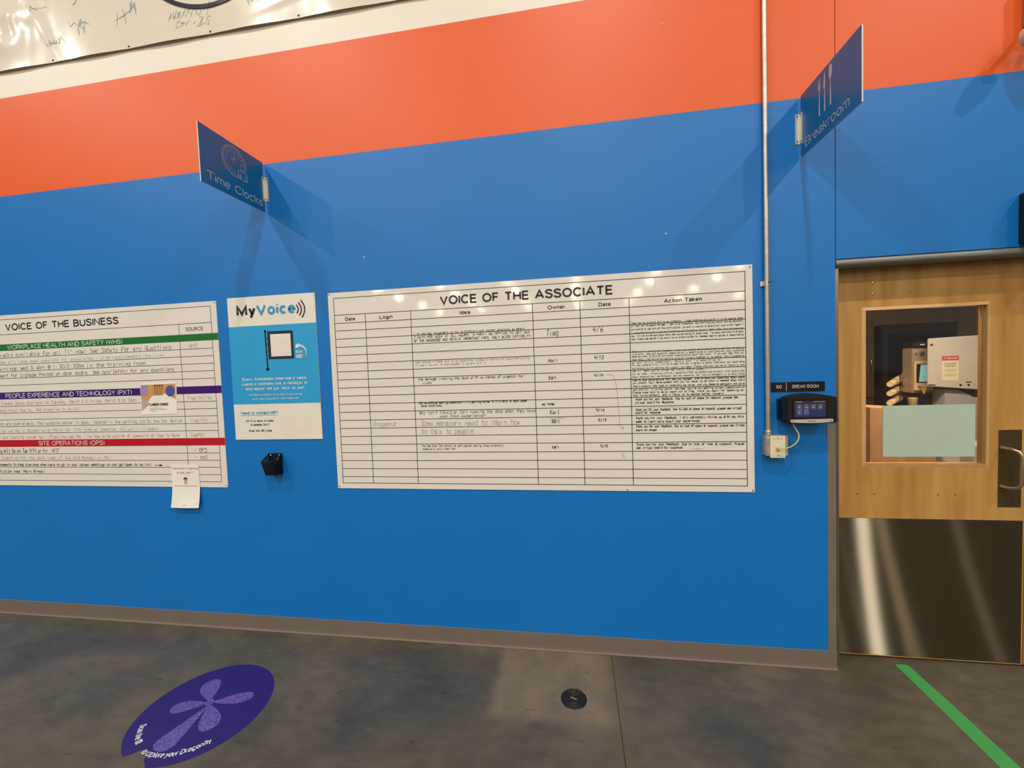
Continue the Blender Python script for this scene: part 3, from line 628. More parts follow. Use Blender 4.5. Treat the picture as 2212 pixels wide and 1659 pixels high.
for s_, a, b in (('Date', -1.382, -1.316), ('Login', -1.157, -1.073), ('Idea', -.654, -.591), ('Owner', -.136, -.038), ('Date', .148, .215), ('Action Taken', .498, .694)):
    lett(t, m_print, s_, a, b, 2.0025, .0225, wm, .2, name='column_heading')
wm = wallmap(y2)
inks = [m_ink, m_grey, m_faint]
H1 = lambda s_, a, b, z, H, wd=.0022, m=0: note(t, inks, wm, s_, a, b, z, H, wd, m)
H1("I'M BEING SPAMMED WITH AUTOTEXTING FROM AMAZON ALMOST", -.945, -.27, 1.893, .012, .0022)
H1("7 DAYS PER WEEK AT ALL HOURS. 3-4AM!! NO OPTION TO OPT OUT", -.945, -.24, 1.875, .012, .0022)
H1("OF THE NONSENSE AND RETAIN IMPORTANT INFO. ONLY BLOCK ENTIRELY?", -.945, -.24, 1.853, .013, .0022)
H1("the manager running the dock with no sense of urgency for", -.93, -.285, 1.622, .014, .002)
H1("Lions", -.90, -.845, 1.600, .013, .002)
H1("Can we enforce wearing deodorant? it's getting hotter & it's hard to work under", -.93, -.27, 1.479, .012, .0023)
H1("those conditions.", -.92, -.78, 1.462, .012, .0022)
H1("Why Isn't Travis or Cory running the dock when they have", -.93, -.225, 1.417, .019, .0018)
H1("poor Dock experience?", -.80, -.52, 1.396, .014, .0018)
H1("Some managers need to learn how", -.925, -.315, 1.346, .030, .0017, m=1)
H1("to talk to people", -.925, -.60, 1.298, .028, .0018, m=1)
H1("The New Dock fan should've work person making lanes miserably", -.925, -.42, 1.218, .012, .0018, m=1)
H1("especially w/o a heat fan", -.92, -.715, 1.200, .012, .0018, m=1)
H1("Jhogamur", -1.238, -1.07, 1.349, .027, .0016, m=1)
H1("Dear managers Please talk to us Associates instead of behind our backs and giving", -.94, -.25, 1.727, .012, .0014, m=2)
H1("it years, we want to what needed, if we are told it.", -.94, -.50, 1.708, .012, .0014, m=2)
H1("Tieg", -.148, -.078, 1.853, .030, .0028); H1("4/6", .112, .172, 1.862, .026, .0028)
H1("Karl", -.142, -.085, 1.704, .016, .0028); H1("4/13", .118, .168, 1.710, .019, .0028)
H1("Karl", -.142, -.098, 1.604, .020, .0028); H1("4/14", .113, .168, 1.611, .016, .0028)
H1("my nose", -.185, -.115, 1.456, .014, .0028)
H1("Karl", -.142, -.085, 1.404, .020, .0028); H1("4/14", .118, .168, 1.412, .018, .0028)
H1("Karl", -.133, -.085, 1.352, .020, .0028); H1("4/14", .130, .178, 1.356, .018, .0028)
H1("Karl", -.135, -.095, 1.205, .016, .0028); H1("4/14", .138, .180, 1.207, .018, .0028)
A1 = ["Thank you for bringing this to our attention. I understand how disruptive it is to receive texts", "all hours and throughout the week. I want to be transparent, work notifications cannot stop we constantly", "are running to see turn off the notifications, so work is running to selectively push within Agent 7",
"I understand how much it can be frustrating and disruptive. We will check other ways and meetings", "etc. I'd like to know more about which ones you are having at those times. I'm always available to discuss", "more. Please come see me if you would like to discuss further for feedback need to improve or communication"]
for k, (z, s_) in enumerate(zip((1.900, 1.885, 1.866, 1.846, 1.829, 1.812), A1)): H1(s_, .322, .902, z-.004, .0095, .0017, m=1)
A2 = ["Thank you for sharing this feedback. I hear your concern about communication and what to address", "it directly. Open and respectful communication is something we all must practice. Every associate", "deserves clear directions and honest communication about their work. If you ever feel that our", "team feels like you're not getting straight forward feedback or guidance, that's something",
"we want to fix immediately. Here's what I'm committing to:", "For your concerns first, I'd like to meet with you in person to better understand your experience", "and ensure you're getting the support you need. Please stop and see me at Stand-up and",
"we'll set up a time to talk this week.", "For our team: I'm working with all leadership that we communicate directly with associates", "about expectations, performance, and any concerns. Our role as managers is to have those",
"face to face conversations that help you succeed. Also to have your questions about where", "you stand. Your development and you're ready to do what's needed when held", "That's exactly the type of ownership we value, and you deserve managers who give",
"you clarity. If at any point, you feel you're not getting direct communication", "Please come talk to me or reach out to Tieg. Thank you again for speaking up.", "Your voice matters, and it helps us to become better leaders."]
Z2_ = (1.741, 1.727, 1.714, 1.698, 1.681, 1.667, 1.649, 1.634, 1.618, 1.602, 1.583, 1.568, 1.549, 1.530, 1.514, 1.498)
for k, (z, s_) in enumerate(zip(Z2_, A2)): H1(s_, .322, .905 if len(s_) > 64 else .56+.004*len(s_), z-.003, .0092, .0015 if k < 10 else .0019, m=1 if k < 10 else 0)
for z, s_, e in ((1.472, "Thank you for your feedback. Due to lack of space to respond, please see", .87), (1.453, "virtual board for Response", .54), (1.413, "Thank you for your feedback. Due to lack of space to respond, please see virtual", .89), (1.397, "board for response", .47),
                 (1.367, "Thank you for your feedback. I will personally follow up with you this", .90), (1.347, "week to learn more about your experience.", .68), (1.320, "Thank you for your feedback. Due to lack of space to respond, please see virtual", .905), (1.300, "board for answer", .45),
                 (1.219, "Thank you for your feedback. Due to lack of room to respond, Please", .90), (1.200, "see virtual board for response", .58)):
    H1(s_, .335, e, z, .0115, .0022)
P = [(.178, 1.621), (.205, 1.620), (.215, 1.615), (.225, 1.595), (.233, 1.560), (.239, 1.500), (.243, 1.440), (.246, 1.330), (.247, 1.320), (.267, 1.318)]
mb = MB(); stroke(mb, P, .0014, wm); stroke(mb, [(.259, 1.325), (.268, 1.318), (.259, 1.311)], .0016, wm)
mb.build('drawn_arrow', m_grey, t); mb = MB(); stroke(mb, [(-.935, 1.784), (-.80, 1.787), (-.66, 1.785)], .0010, wm); mb.build('pen_line', m_faint, t); mb = MB(); stroke(mb, [(.35, 1.427), (.45, 1.430), (.62, 1.428)], .0012, wm); mb.build('pen_line', m_faint, t)
for x, z in ((-1.481, 2.170), (.937, 2.166), (-1.478, .970), (.940, .968), (.28, .966)): screw_at(t, x, z, -BT)
# smudges (eraser residue)
m_smudge = mat('eraser_residue', (196, 191, 184), rough=.3)
for (x, z, a, b, r_) in ((.262, 1.16, .006, .022, .5), (-.10, 1.378, .05, .006, .1), (.66, 1.197, .03, .004, 0), (.135, 1.392, .04, .004, .1), (.10, 1.185, .05, .004, 0)):
    mb = MB(); mb.add([wm(x+a*math.cos(q)*math.cos(r_)-b*math.sin(q)*math.sin(r_), z+a*math.cos(q)*math.sin(r_)+b*math.sin(q)*math.cos(r_)) for q in [2*PI*k/16 for k in range(16)]], [tuple(range(16))])
    mb.v = [(p[0], -BT-.0003, p[2]) for p in mb.v]; mb.build('smudge', m_smudge, t)

# -- voice of the business
t = thing('whiteboard', 'white notice board headed VOICE OF THE BUSINESS with coloured bands', 'board', (-3.5, 0, .957))
mb = MB(); mb.prism(rrect(-4.716, -2.277, .957, 2.180, .008), wallmap(0), wallmap(-BT)); mb.build('panel', m_board, t)
LW = .0034; xl, xr_ = -4.68, -2.321
mb = MB()
hl(mb, xl, xr_, 2.149, LW, y1); hl(mb, xl, xr_, 2.043, LW, y1)
for z in (1.877, 1.828, 1.779, 1.7305, 1.681, 1.530, 1.482, 1.4335, 1.385, 1.336, 1.1865, 1.138, 1.0905, 1.042, .994): hl(mb, xl, xr_, z, LW, y1)
vl(mb, xl, .994, 2.149, LW, y1)
for a, b in ((1.973, 2.149), (1.631, 1.929), (1.287, 1.582), (.994, 1.238)): vl(mb, xr_, a, b, LW, y1)
for a, b in ((1.973, 2.043), (1.631, 1.929), (1.287, 1.582), (.994, 1.238)): vl(mb, -2.566, a, b, LW, y1)
mb.build('printed_grid', m_line, t)
for nm, lab, c_, a, b in (('heading_band', 'green heading band', (28, 112, 52), 1.929, 1.974), ('heading_band', 'purple heading band', (58, 24, 110), 1.582, 1.631), ('heading_band', 'red heading band', (184, 18, 38), 1.238, 1.287)):
    mb = MB(); mb.box(-4.716, -2.2765, y1-.0006, -BT, a, b); o = mb.build(nm, mat(lab.replace(' ', '_'), c_, rough=.3), t); o['label'] = lab
wb = wallmap(y1-.0012)
lett(t, m_wtext, 'WORKPLACE HEALTH AND SAFETY (WHS)', -3.984, -3.014, 1.936, .031, wb, .125, name='band_lettering')
lett(t, m_wtext, 'PEOPLE EXPERIENCE AND TECHNOLOGY (PXT)', -4.037, -2.966, 1.590, .032, wb, .125, name='band_lettering')
lett(t, m_wtext, 'SITE OPERATIONS (OPS)', -3.780, -3.220, 1.246, .032, wb, .125, name='band_lettering')
wm = wallmap(y1)
lett(t, m_print, 'VOICE OF THE BUSINESS', -3.990, -3.033, 2.069, .050, wm, .185, name='title_lettering'); lett(t, m_print, 'SOURCE', -2.516, -2.383, 1.995, .025, wm, .14, name='column_heading')
wm = wallmap(y2); inks = [m_ink, m_grey, m_teal, m_pink, m_bluem, m_orm, m_faint, m_redm]
H1("These credit available for all T1* now! See Safety for any Questions", -4.22, -2.63, 1.884, .027, .0024, m=1)
H1("Safety Team will have open sessions for associates - site requirements now live", -4.22, -2.70, 1.837, .020, .0020, m=2)
H1("All Trainings Wed & Wkn @ 1:30/2:30am in the training room", -4.22, -2.84, 1.787, .025, .0024, m=1)
H1("Requirement for Signage Posted on dock doors. See ops/Safety for any questions", -4.22, -2.62, 1.739, .024, .0024, m=1)
H1("Current Exempt Sales Business on Tuesday, March 5 & Friday March 8 at Noon", -4.22, -2.93, 1.541, .023, .0022, m=3)
H1("Please trust how to, the creative to Build!", -4.15, -3.40, 1.492, .020, .0020, m=3)
H1("Questions are open always. The resource center is open, located in the parking lot by the Car Nation", -4.22, -2.585, 1.395, .021, .0021, m=4)
H1("Satellite voting is happening on March for 10th time at semester 4/2 until it opens", -4.22, -2.78, 1.345, .020, .0020, m=2)
H1("Refresh your training Tuesday April 29 and Thursday May 1 for how to be outside of community at Town to Mesa", -4.22, -2.62, 1.297, .020, .0021, m=5)
H1("Meeting will be on Tue 4/14 or Fri. 4/17", -4.22, -3.61, 1.196, .027, .0026)
H1("Stand up for the safe lead of the 2nd Monday in May", -4.12, -3.18, 1.148, .020, .0020, m=3)
H1("Announcements to Keep Everyone when here to go in your normal meetings to not get been to be in!!", -4.22, -2.85, 1.100, .017, .0026)
H1("South side near Main Break!", -4.22, -3.74, 1.052, .017, .0026)
mb = MB(); stroke(mb, [(-2.83, 1.105), (-2.785, 1.104)], .003, wm); mb.add([wm(-2.79, 1.112), wm(-2.765, 1.104), wm(-2.79, 1.096)], [(0, 1, 2)]); mb.build('drawn_arrow', m_ink, t)
H1("-WHS", -2.52, -2.43, 1.885, .028, .002, m=6); H1("Tieg-PXT/os", -2.54, -2.35, 1.543, .024, .0018, m=6)
H1("Tieg-PXT", -2.53, -2.39, 1.396, .020, .0018, m=6); H1("~Tieg(PXT)".replace('~', '-'), -2.545, -2.425, 1.297, .022, .0024, m=5)
H1("- OPS", -2.515, -2.415, 1.194, .024, .0028, m=1); H1("- ops", -2.505, -2.415, 1.148, .028, .0028, m=7)
for x, z in ((-2.287, 2.168), (-2.286, .970)): screw_at(t, x, z, -BT)

# card stuck on the business board
t = thing('career_card', 'small colourful CAREER CHOICE card stuck on the business board', 'card', (-2.76, 0, 1.45))
yb = -BT-.002
CQ = ((-2.904, 1.449), (-2.622, 1.451), (-2.615, 1.661), (-2.896, 1.664))
def cardmap(y):
    return lambda u, v: (CQ[0][0]+u*(CQ[1][0]-CQ[0][0])+v*(CQ[3][0]-CQ[0][0]), y, CQ[0][1]+u*(CQ[1][1]-CQ[0][1])+v*(CQ[3][1]-CQ[0][1]))
m_paper = mat('white_paper', (236, 232, 222), rough=.55)
mb = MB(); mb.prism([(0, 0), (1, 0), (1, 1), (0, 1)], cardmap(-BT-.001), cardmap(yb)); mb.build('paper', m_paper, t)
mb = MB(); c1 = cardmap(yb-.0003); c2 = cardmap(yb-.0006); c3 = cardmap(yb-.0009)
def pol(P, f, m): mb.add([f(*p) for p in P], [tuple(range(len(P)))], m)
pol([(.02, .40), (.16, .34), (.30, .56), (.50, .68), (.75, .62), (.97, .45), (.98, .94), (.02, .94)], c1, 0)
pol([(.02, .12), (.26, .34), (.16, .46), (.02, .50)], c2, 5)
pol([(.0, .58), (.19, .60), (.22, .93), (.02, .94)], c2, 1)
pol([(.38, .60), (.63, .60), (.65, .90), (.37, .91)], c2, 2)
mb.add([c2(.83+.13*math.cos(2*PI*k/16)*(1+.06*(k % 2)), .72+.17*math.sin(2*PI*k/16)*(1+.06*(k % 2))) for k in range(16)], [tuple(range(16))], 3)
for k in range(4): pol([(.40+.065*k, .88), (.43+.065*k, .88), (.43+.065*k, .93), (.40+.065*k, .93)], c3, 4)
mb.build('artwork', [mat('ochre', (206, 150, 92)), mat('lilac', (160, 136, 172)), mat('tan_pad', (176, 128, 84)), mat('cobalt', (72, 84, 160)), m_print, mat('striped_lilac', (184, 164, 176))], t)
lett(t, m_print, 'CAREER CHOICE', .25, .77, .27, .085, c2, .2)
mb = MB()
for z, a, b in ((.20, .25, .60), (.155, .25, .72), (.11, .25, .42)): mb = MB(); stroke(mb, [(a, z), (b, z)], .014, c2); mb.build('small_print', m_faint, t)
# flyer hanging off the lower edge of the board, lower end curling out
t = thing('paper_flyer', 'curling white flyer about a new path, taped over board bottom edge', 'flyer', (-2.6, 0, .835))
def fly(u, v, off=0.):   # u 0..1 across, v 0..1 up
    z = .822+v*.288; cur = max(0, .55-v); y = -BT-.002-.045*cur**1.6-.01*cur*math.sin(PI*u)
    x = -2.703+u*.2135 + (.010*(1-v))*u*0 + .004*math.sin(v*3)
    return (x, y-off, z)
mb = MB(); nu, nv = 8, 20
for off in (0, .0006):
    vs = [fly(i/nu, j/nv, off) for j in range(nv+1) for i in range(nu+1)]
    mb.add(vs, [(j*(nu+1)+i, j*(nu+1)+i+1, (j+1)*(nu+1)+i+1, (j+1)*(nu+1)+i) for j in range(nv) for i in range(nu)], 0, True)
mb.build('paper', m_paper, t)
mb = MB(); ff = lambda u, v: fly(u, v, .0012)
lett(t, m_print, 'Interested in learning', .04, .96, .885, .052, ff, .11); lett(t, m_print, 'a new path?', .22, .78, .785, .052, ff, .11)
lett(t, m_print, 'Scan the QR code and see where to go next', .08, .90, .485, .026, ff, .14)
stroke(mb, [(.06, .10), (.95, .10)], .006, ff); mb.build('rule_line', m_print, t)
lett(t, m_print, 'Learn more', .44, .56, .05, .02, ff, .12)
mb = MB()
mb.add([ff(.5+.065*math.cos(2*PI*k/20), .64+.045*math.sin(2*PI*k/20)) for k in range(20)], [tuple(range(20))], 1)
mb.add([fly(.5+.075*math.cos(PI*k/10), .655+.045*math.sin(PI*k/10), .0018) for k in range(11)], [tuple(range(11))], 0)
mb.add([ff(.46, .60), ff(.54, .60), ff(.56, .54), ff(.44, .54)], [(0, 1, 2, 3)], 1)
mb.build('head_drawing', [mat('hair_print', (70, 44, 40)), mat('skin_print', (206, 160, 124))], t)

# ------------------------------------------------------------------ MyVoice poster
t = thing('poster', 'tall light blue and white poster headed MyVoice between the two boards', 'poster', (-1.885, 0, 1.273))
PX0, PX1, PZ0, PZ1 = -2.194, -1.578, 1.273, 2.190
mb = MB(); mb.box(PX0, PX1, -.005, 0, PZ0, PZ1); mb.build('panel', mat('poster_white', (228, 224, 212), rough=.35), t)
mb = MB(); mb.box(PX0, PX1-.0001, -.0054, -.005, 1.503, 2.0045); mb.build('blue_field', mat('poster_blue', (44, 158, 214), rough=.35), t)
yA = -.0062; wp_ = wallmap(yA)
m_pd = mat('poster_dark', (34, 36, 46), rough=.35); m_pb = mat('poster_cyan', (62, 152, 198), rough=.35)
lett(t, m_pd, 'My', -2.131, -1.993, 2.069, .070, wp_, .24, name='title_lettering')
for (P) in (((-1.707, 2.121), (-1.694, 2.094), (-1.706, 2.068)), ((-1.692, 2.135), (-1.673, 2.094), (-1.689, 2.054)), ((-1.675, 2.148), (-1.650, 2.095), (-1.672, 2.040))):
    (a, b), (c, d), (e, f) = P; pts = []
    for k in range(13):
        q = k/12; cx2, cy2 = 2*c-.5*(a+e), 2*d-.5*(b+f)
        pts.append(((1-q)**2*a+2*q*(1-q)*cx2+q*q*e, (1-q)**2*b+2*q*(1-q)*cy2+q*q*f))
    mb = MB(); ribbon(mb, pts, .0085, wp_); mb.build('sound_wave', m_pd, t)
for mt, s_, a, b, z, H, wt, sh in ((m_pd, 'MY', -2.111, -2.087, 1.388, .014, .19, 0), (m_pb, 'HR', -2.083, -2.062, 1.388, .014, .14, 0), (m_pd, 'is here to help!', -2.055, -1.912, 1.388, .014, .19, 0),
    (m_pd, 'Available 24/7', -2.080, -1.945, 1.363, .014, .19, 0), (m_pd, 'Scan the QR Code', -2.094, -1.928, 1.324, .014, .19, 0),
    (m_pb, 'Voice', -1.990, -1.713, 2.069, .070, .235, 0), (m_pb, 'Need to contact HR?', -2.144, -1.879, 1.437, .020, .19, 0),
    (m_wtext, 'Every Amazonian deserves a voice.', -2.117, -1.661, 1.655, .019, .2, 0), (m_wtext, 'Leave a comment and a manager or', -2.123, -1.655, 1.624, .019, .2, 0),
    (m_wtext, 'site leader will get back to you!', -2.096, -1.683, 1.593, .019, .2, 0), (m_wtext, 'MyVoice is intended to be used during working', -2.078, -1.700, 1.557, .012, .13, .2),
    (m_wtext, 'hours. Also accessible on AtoZ Resources.', -2.058, -1.723, 1.531, .012, .13, .2), (m_wtext, 'SCAN', -1.727, -1.681, 1.819, .018, .19, 0), (m_wtext, 'ME!', -1.727, -1.681, 1.788, .024, .24, 0)):
    lett(t, mt, s_, a, b, z, H, wp_, wt, sh, name='title_lettering' if s_ == 'Voice' else 'lettering')
mb = MB(); hl(mb, -2.144, -1.879, 1.431, .0022, yA); mb.build('underline', m_pb, t)
mb = MB()
# curved arrow
for k in range(12):
    a0 = math.radians(88-k*10.5); a1 = math.radians(88-(k+1)*10.5); cx, cz, R0 = -1.702, 1.820, .047
    w0, w1 = .013*(1-k/12.5), .013*(1-(k+1)/12.5)
    mb.quad(*[wp_(cx+(R0+s_*ww/2)*math.cos(a)*1.0, cz+(R0+s_*ww/2)*math.sin(a)) for a, ww, s_ in ((a0, w0, -1), (a0, w0, 1), (a1, w1, 1), (a1, w1, -1))])
mb.add([wp_(-1.700, 1.880), wp_(-1.727, 1.872), wp_(-1.727, 1.850), wp_(-1.703, 1.858)], [(0, 1, 2, 3)])
mb.build('curved_arrow', m_wtext, t)
mb = MB()
stroke(mb, [(-1.935, 1.965), (-1.931, 1.728)], .010, wp_)
for (x, z, a, b) in ((-1.935, 1.967, .008, .008), (-1.931, 1.724, .014, .009)): mb.add([wp_(x+a*math.cos(2*PI*k/16), z+b*math.sin(2*PI*k/16)) for k in range(16)], [tuple(range(16))])
for z in (1.92, 1.885): hl(mb, -1.935, -1.918, z, .005, yA)
mb.quad(wp_(-1.920, 1.965), wp_(-1.741, 1.963), wp_(-1.741, 1.787), wp_(-1.920, 1.788)); mb.build('flag_frame', mat('flag_dark', (22, 36, 48), rough=.4), t)
mb = MB(); w3 = wallmap(yA-.0005); mb.quad(w3(-1.900, 1.946), w3(-1.758, 1.945), w3(-1.758, 1.804), w3(-1.900, 1.804)); mb.build('flag_field', mat('flag_white', (226, 220, 210)), t)

# ------------------------------------------------------------------ wire mesh pen holder
t = thing('pen_holder', 'black wire mesh pen holder screwed to the wall under the poster', 'holder', (-1.915, 0, 1.05))
bx0, bx1, zb_, ztb = -1.963, -1.871, 1.052, 1.181
fx0, fx1, fzb, fzt, fy = -1.945, -1.868, 1.058, 1.146, -.085
C8 = dict(bbl=(bx0+.008, -.003, zb_), bbr=(bx1, -.003, zb_), btl=(bx0, -.003, ztb), btr=(bx1, -.003, ztb), fbl=(fx0+.012, fy+.012, fzb), fbr=(fx1-.004, fy+.012, fzb), ftl=(fx0-.006, fy, fzt), ftr=(fx1, fy, fzt),
          rtl=(bx0+.002, -.003, fzt+.02), rtr=(bx1, -.003, fzt+.02))
m_mesh = mat('black_wire_mesh', (8, 14, 26), rough=.45, metal=.3)
mb = MB()
for a, b in (('btl', 'btr'), ('btl', 'bbl'), ('btr', 'bbr'), ('bbl', 'bbr'), ('ftl', 'ftr'), ('ftl', 'fbl'), ('ftr', 'fbr'), ('fbl', 'fbr'), ('bbl', 'fbl'), ('bbr', 'fbr'), ('btl', 'ftl'), ('btr', 'ftr')):
    mb.tube([C8[a], C8[b]], .0028, 8)
mb.build('rim', m_mesh, t)
def meshpanel(a, b, c, d, n1, n2):
    mb = MB(); a, b, c, d = map(Vector, (a, b, c, d))
    for k in range(1, n1): q = k/n1; mb.tube([a.lerp(b, q), d.lerp(c, q)], .0007, 3, caps=False)
    for k in range(1, n2): q = k/n2; mb.tube([a.lerp(d, q), b.lerp(c, q)], .0007, 3, caps=False)
    return mb.build('mesh_side', m_mesh, t)
meshpanel(C8['bbl'], C8['bbr'], C8['btr'], C8['btl'], 32, 42); meshpanel(C8['fbl'], C8['fbr'], C8['ftr'], C8['ftl'], 28, 32)
meshpanel(C8['bbl'], C8['fbl'], C8['ftl'], C8['btl'], 28, 34); meshpanel(C8['bbr'], C8['fbr'], C8['ftr'], C8['btr'], 28, 34); meshpanel(C8['bbl'], C8['bbr'], C8['fbr'], C8['fbl'], 28, 28)
m_sb = mat('bright_screw', (230, 226, 220), rough=.25, metal=.5)
for x in (-1.948, -1.886):
    mb = MB(); mb.lathe([(0, -.009), (.004, -.008), (.005, -.0055)], (x, 0, 1.171), 'y', 10); mb.build('screw', m_sb, t)
t = thing('marker_pen', 'dark marker pen with pale tip leaning in the mesh pen holder', 'pen', (-1.91, -.04, 1.07))
mb = MB(); a = Vector((-1.922, -.055, 1.066)); b = Vector((-1.893, -.018, 1.142)); mb.tube([a, b], .0042, 10); mb.build('barrel', m_black, t)
mb = MB(); mb.tube([b, b+(b-a)*.30], [.0045, .0015], 10); mb.build('tip', mat('pen_tip', (210, 204, 190)), t)

# ------------------------------------------------------------------ wall anchors
m_anch = mat('anchor_nylon', (206, 200, 192), rough=.5)
for x, z, lab in ((-1.238, 3.471, 'tiny pale wall anchor in the orange band, upper left'), (.519, 3.473, 'tiny pale wall anchor in the orange band, upper right'),
                  (.518, 2.375, 'tiny pale wall anchor in blue paint above Action Taken'), (-1.238, 2.381, 'tiny pale wall anchor in blue paint above the Login column')):
    t = thing('wall_anchor', lab, 'anchor', (x, 0, z), 'empty wall anchors')
    mb = MB(); mb.lathe([(.0028, -.0005), (.003, -.002), (.006, -.002), (.0065, 0)], (x, 0, z), 'y', 14); mb.build('collar', m_anch, t)
    mb = MB(); mb.lathe([(0, -.0006), (.003, -.0006)], (x, 0, z), 'y', 12); mb.build('hole', m_dark, t)

# ------------------------------------------------------------------ conduit, box, cable, terminal, room sign
CXp, CYp, CR = 1.013, -.0165, .0117
t = thing('conduit', 'thin vertical galvanised conduit pipe running up the wall', 'conduit', (CXp, CYp, 1.27))
mb = MB(); mb.tube([(CXp, CYp, 1.272), (CXp, CYp, 5.4)], CR, 18); mb.build('pipe', m_galv, t)
mb = MB(); mb.lathe([(CR, .0), (.0165, .0), (.0165, .022), (.0145, .026), (CR, .026)], (CXp, CYp, 1.2735), 'z', 16); mb.build('connector', m_alu, t)
for z in (2.073, 4.3):
    mb = MB()
    for k in range(10):
        a0, a1 = PI+PI*k/10, PI+PI*(k+1)/10; r = CR+.0016
        P = lambda a, zz: (CXp+r*math.cos(a), CYp+r*math.sin(a)*1.0, zz)
        mb.quad(P(a0, z-.013), P(a1, z-.013), P(a1, z+.013), P(a0, z+.013))
    mb.box(CXp-.026, CXp-CR-.001, -.006, 0, z-.013, z+.013); mb.box(CXp-CR-.0035, CXp-CR-.0012, CYp, -.002, z-.012, z+.012)
    mb.box(CXp+CR+.0012, CXp+CR+.0035, CYp, -.002, z-.012, z+.012)
    s_ = mb.build('strap', m_alu, t)
    mb = MB(); mb.lathe([(0, -.007), (.004, -.0065), (.005, -.003)], (CXp+.006, CYp-CR, z+.003), 'y', 10)
    mb.tube([(CXp+.012, CYp-.008, z+.005), (CXp+.030, CYp-.010, z+.006), (CXp+.047, CYp-.011, z+.006)], [.002, .0012, .0006], 6); mb.build('strap_screw', m_screw, s_)

t = thing('junction_box', 'steel junction box with white faceplate at foot of conduit', 'box', (1.04, 0, 1.165))
mb = MB(); mb.box(.986, 1.094, -.052, 0, 1.166, 1.2735); mb.build('box', m_galv, t, .004, 2)
mb = MB(); mb.prism(rrect(1.005, 1.0765, 1.159, 1.2755, .004), wallmap(-.0525), wallmap(-.0585)); fp_ = mb.build('faceplate', mat('almond_plate', (226, 214, 186), rough=.4), t)
mb = MB(); mb.box(1.028, 1.05, -.062, -.0585, 1.196, 1.222); mb.build('jack', mat('jack_ivory', (216, 204, 172), rough=.4), fp_)
mb = MB()
for z in (1.262, 1.171):
    mb.box(1.0185, 1.0635, -.0592, -.0585, z-.004, z-.003); mb.box(1.0185, 1.0195, -.0592, -.0585, z-.004, z+.002); mb.box(1.0625, 1.0635, -.0592, -.0585, z-.004, z+.002)
    mb.lathe([(0, -.0012), (.0025, -.001), (.003, 0)], (1.041, -.0585, z+.001), 'y', 8)
mb.build('plate_marks', mat('plate_mark', (120, 108, 88)), fp_)
mb = MB()
for x, z in ((.997, 1.262), (1.086, 1.176)): mb = MB(); mb.lathe([(0, -.0025), (.0035, -.002), (.004, 0)], (x, -.052, z), 'y', 10); mb.build('screw', m_sb, t)

# network cable
def cr_path(P, n=8):
    out = []
    Q = [Vector(P[0])]+[Vector(p) for p in P]+[Vector(P[-1])]
    for i in range(1, len(Q)-2):
        for k in range(n):
            s = k/n; a, b, c, d = Q[i-1:i+3]
            out.append(.5*((2*b)+(-a+c)*s+(2*a-5*b+4*c-d)*s*s+(-a+3*b-3*c+d)*s**3))
    out.append(Q[-2]); return out
t = thing('network_cable', 'yellow network cable looping from junction box up to terminal', 'cable', (1.06, -.06, 1.21))
cpth = cr_path([(1.039, -.070, 1.208), (1.055, -.085, 1.212), (1.085, -.095, 1.224), (1.115, -.095, 1.250), (1.126, -.09, 1.28), (1.120, -.082, 1.305), (1.108, -.072, 1.335), (1.106, -.065, 1.352)])
mb = MB(); mb.tube(cpth, .0028, 10); mb.build('cord', mat('cable_yellow', (206, 190, 92), rough=.4), t)
mb = MB(); mb.box(1.033, 1.045, -.076, -.0620, 1.203, 1.213); mb.build('plug', mat('plug_clear', (190, 160, 70), rough=.3), t, .001)

# time clock terminal
t = thing('time_terminal', 'black wall-mounted time clock terminal with small touch screen', 'terminal', (1.18, 0, 1.34))
KX0, KX1 = 1.066, 1.300
top = [(KX0+(KX1-KX0)*k/16, 1.474+.020*math.sin(PI*(k/16)**.9)) for k in range(17)]
bot = [(KX1-(KX1-KX0)*k/10, 1.346-.003*math.sin(PI*k/10)) for k in range(11)]
mb = MB(); mb.prism(top+bot, wallmap(-.03), wallmap(-.098)); mb.build('housing', m_black, t, .004, 2)
mb = MB(); mb.prism(rrect(1.062, 1.28, 1.352, 1.466, .01), wallmap(0), wallmap(-.03)); mb.build('back_mount', m_black, t, .002)
mb = MB(); mb.box(1.092, 1.254, -.0995, -.098, 1.368, 1.464); fb = mb.build('screen_bezel', mat('bezel_gloss', (12, 12, 18), rough=.12), t)
def screen_mat():
    m = bpy.data.materials.new('terminal_screen'); m.use_nodes = True; nt = m.node_tree; N = nt.nodes; b = N['Principled BSDF']
    tc = N.new('ShaderNodeTexCoord'); sx_ = N.new('ShaderNodeSeparateXYZ'); nt.links.new(tc.outputs['Generated'], sx_.inputs[0])
    r = N.new('ShaderNodeValToRGB'); r.color_ramp.elements[0].color = lin((36, 44, 92))+(1,); r.color_ramp.elements[1].color = lin((44, 44, 50))+(1,); r.color_ramp.elements[0].position = .3; r.color_ramp.elements[1].position = .8
    nt.links.new(sx_.outputs[2], r.inputs[0]); nt.links.new(r.outputs[0], b.inputs['Emission Color']); b.inputs['Emission Strength'].default_value = .75
    b.inputs['Base Color'].default_value = (.01, .01, .012, 1); b.inputs['Roughness'].default_value = .2
    return m
mb = MB(); mb.box(1.1005, 1.246, -.1001, -.0995, 1.376, 1.458); sc_ = mb.build('screen', screen_mat(), t)
mb = MB(); ws = wallmap(-.1006)
ix = [1.124, 1.156, 1.188, 1.220]
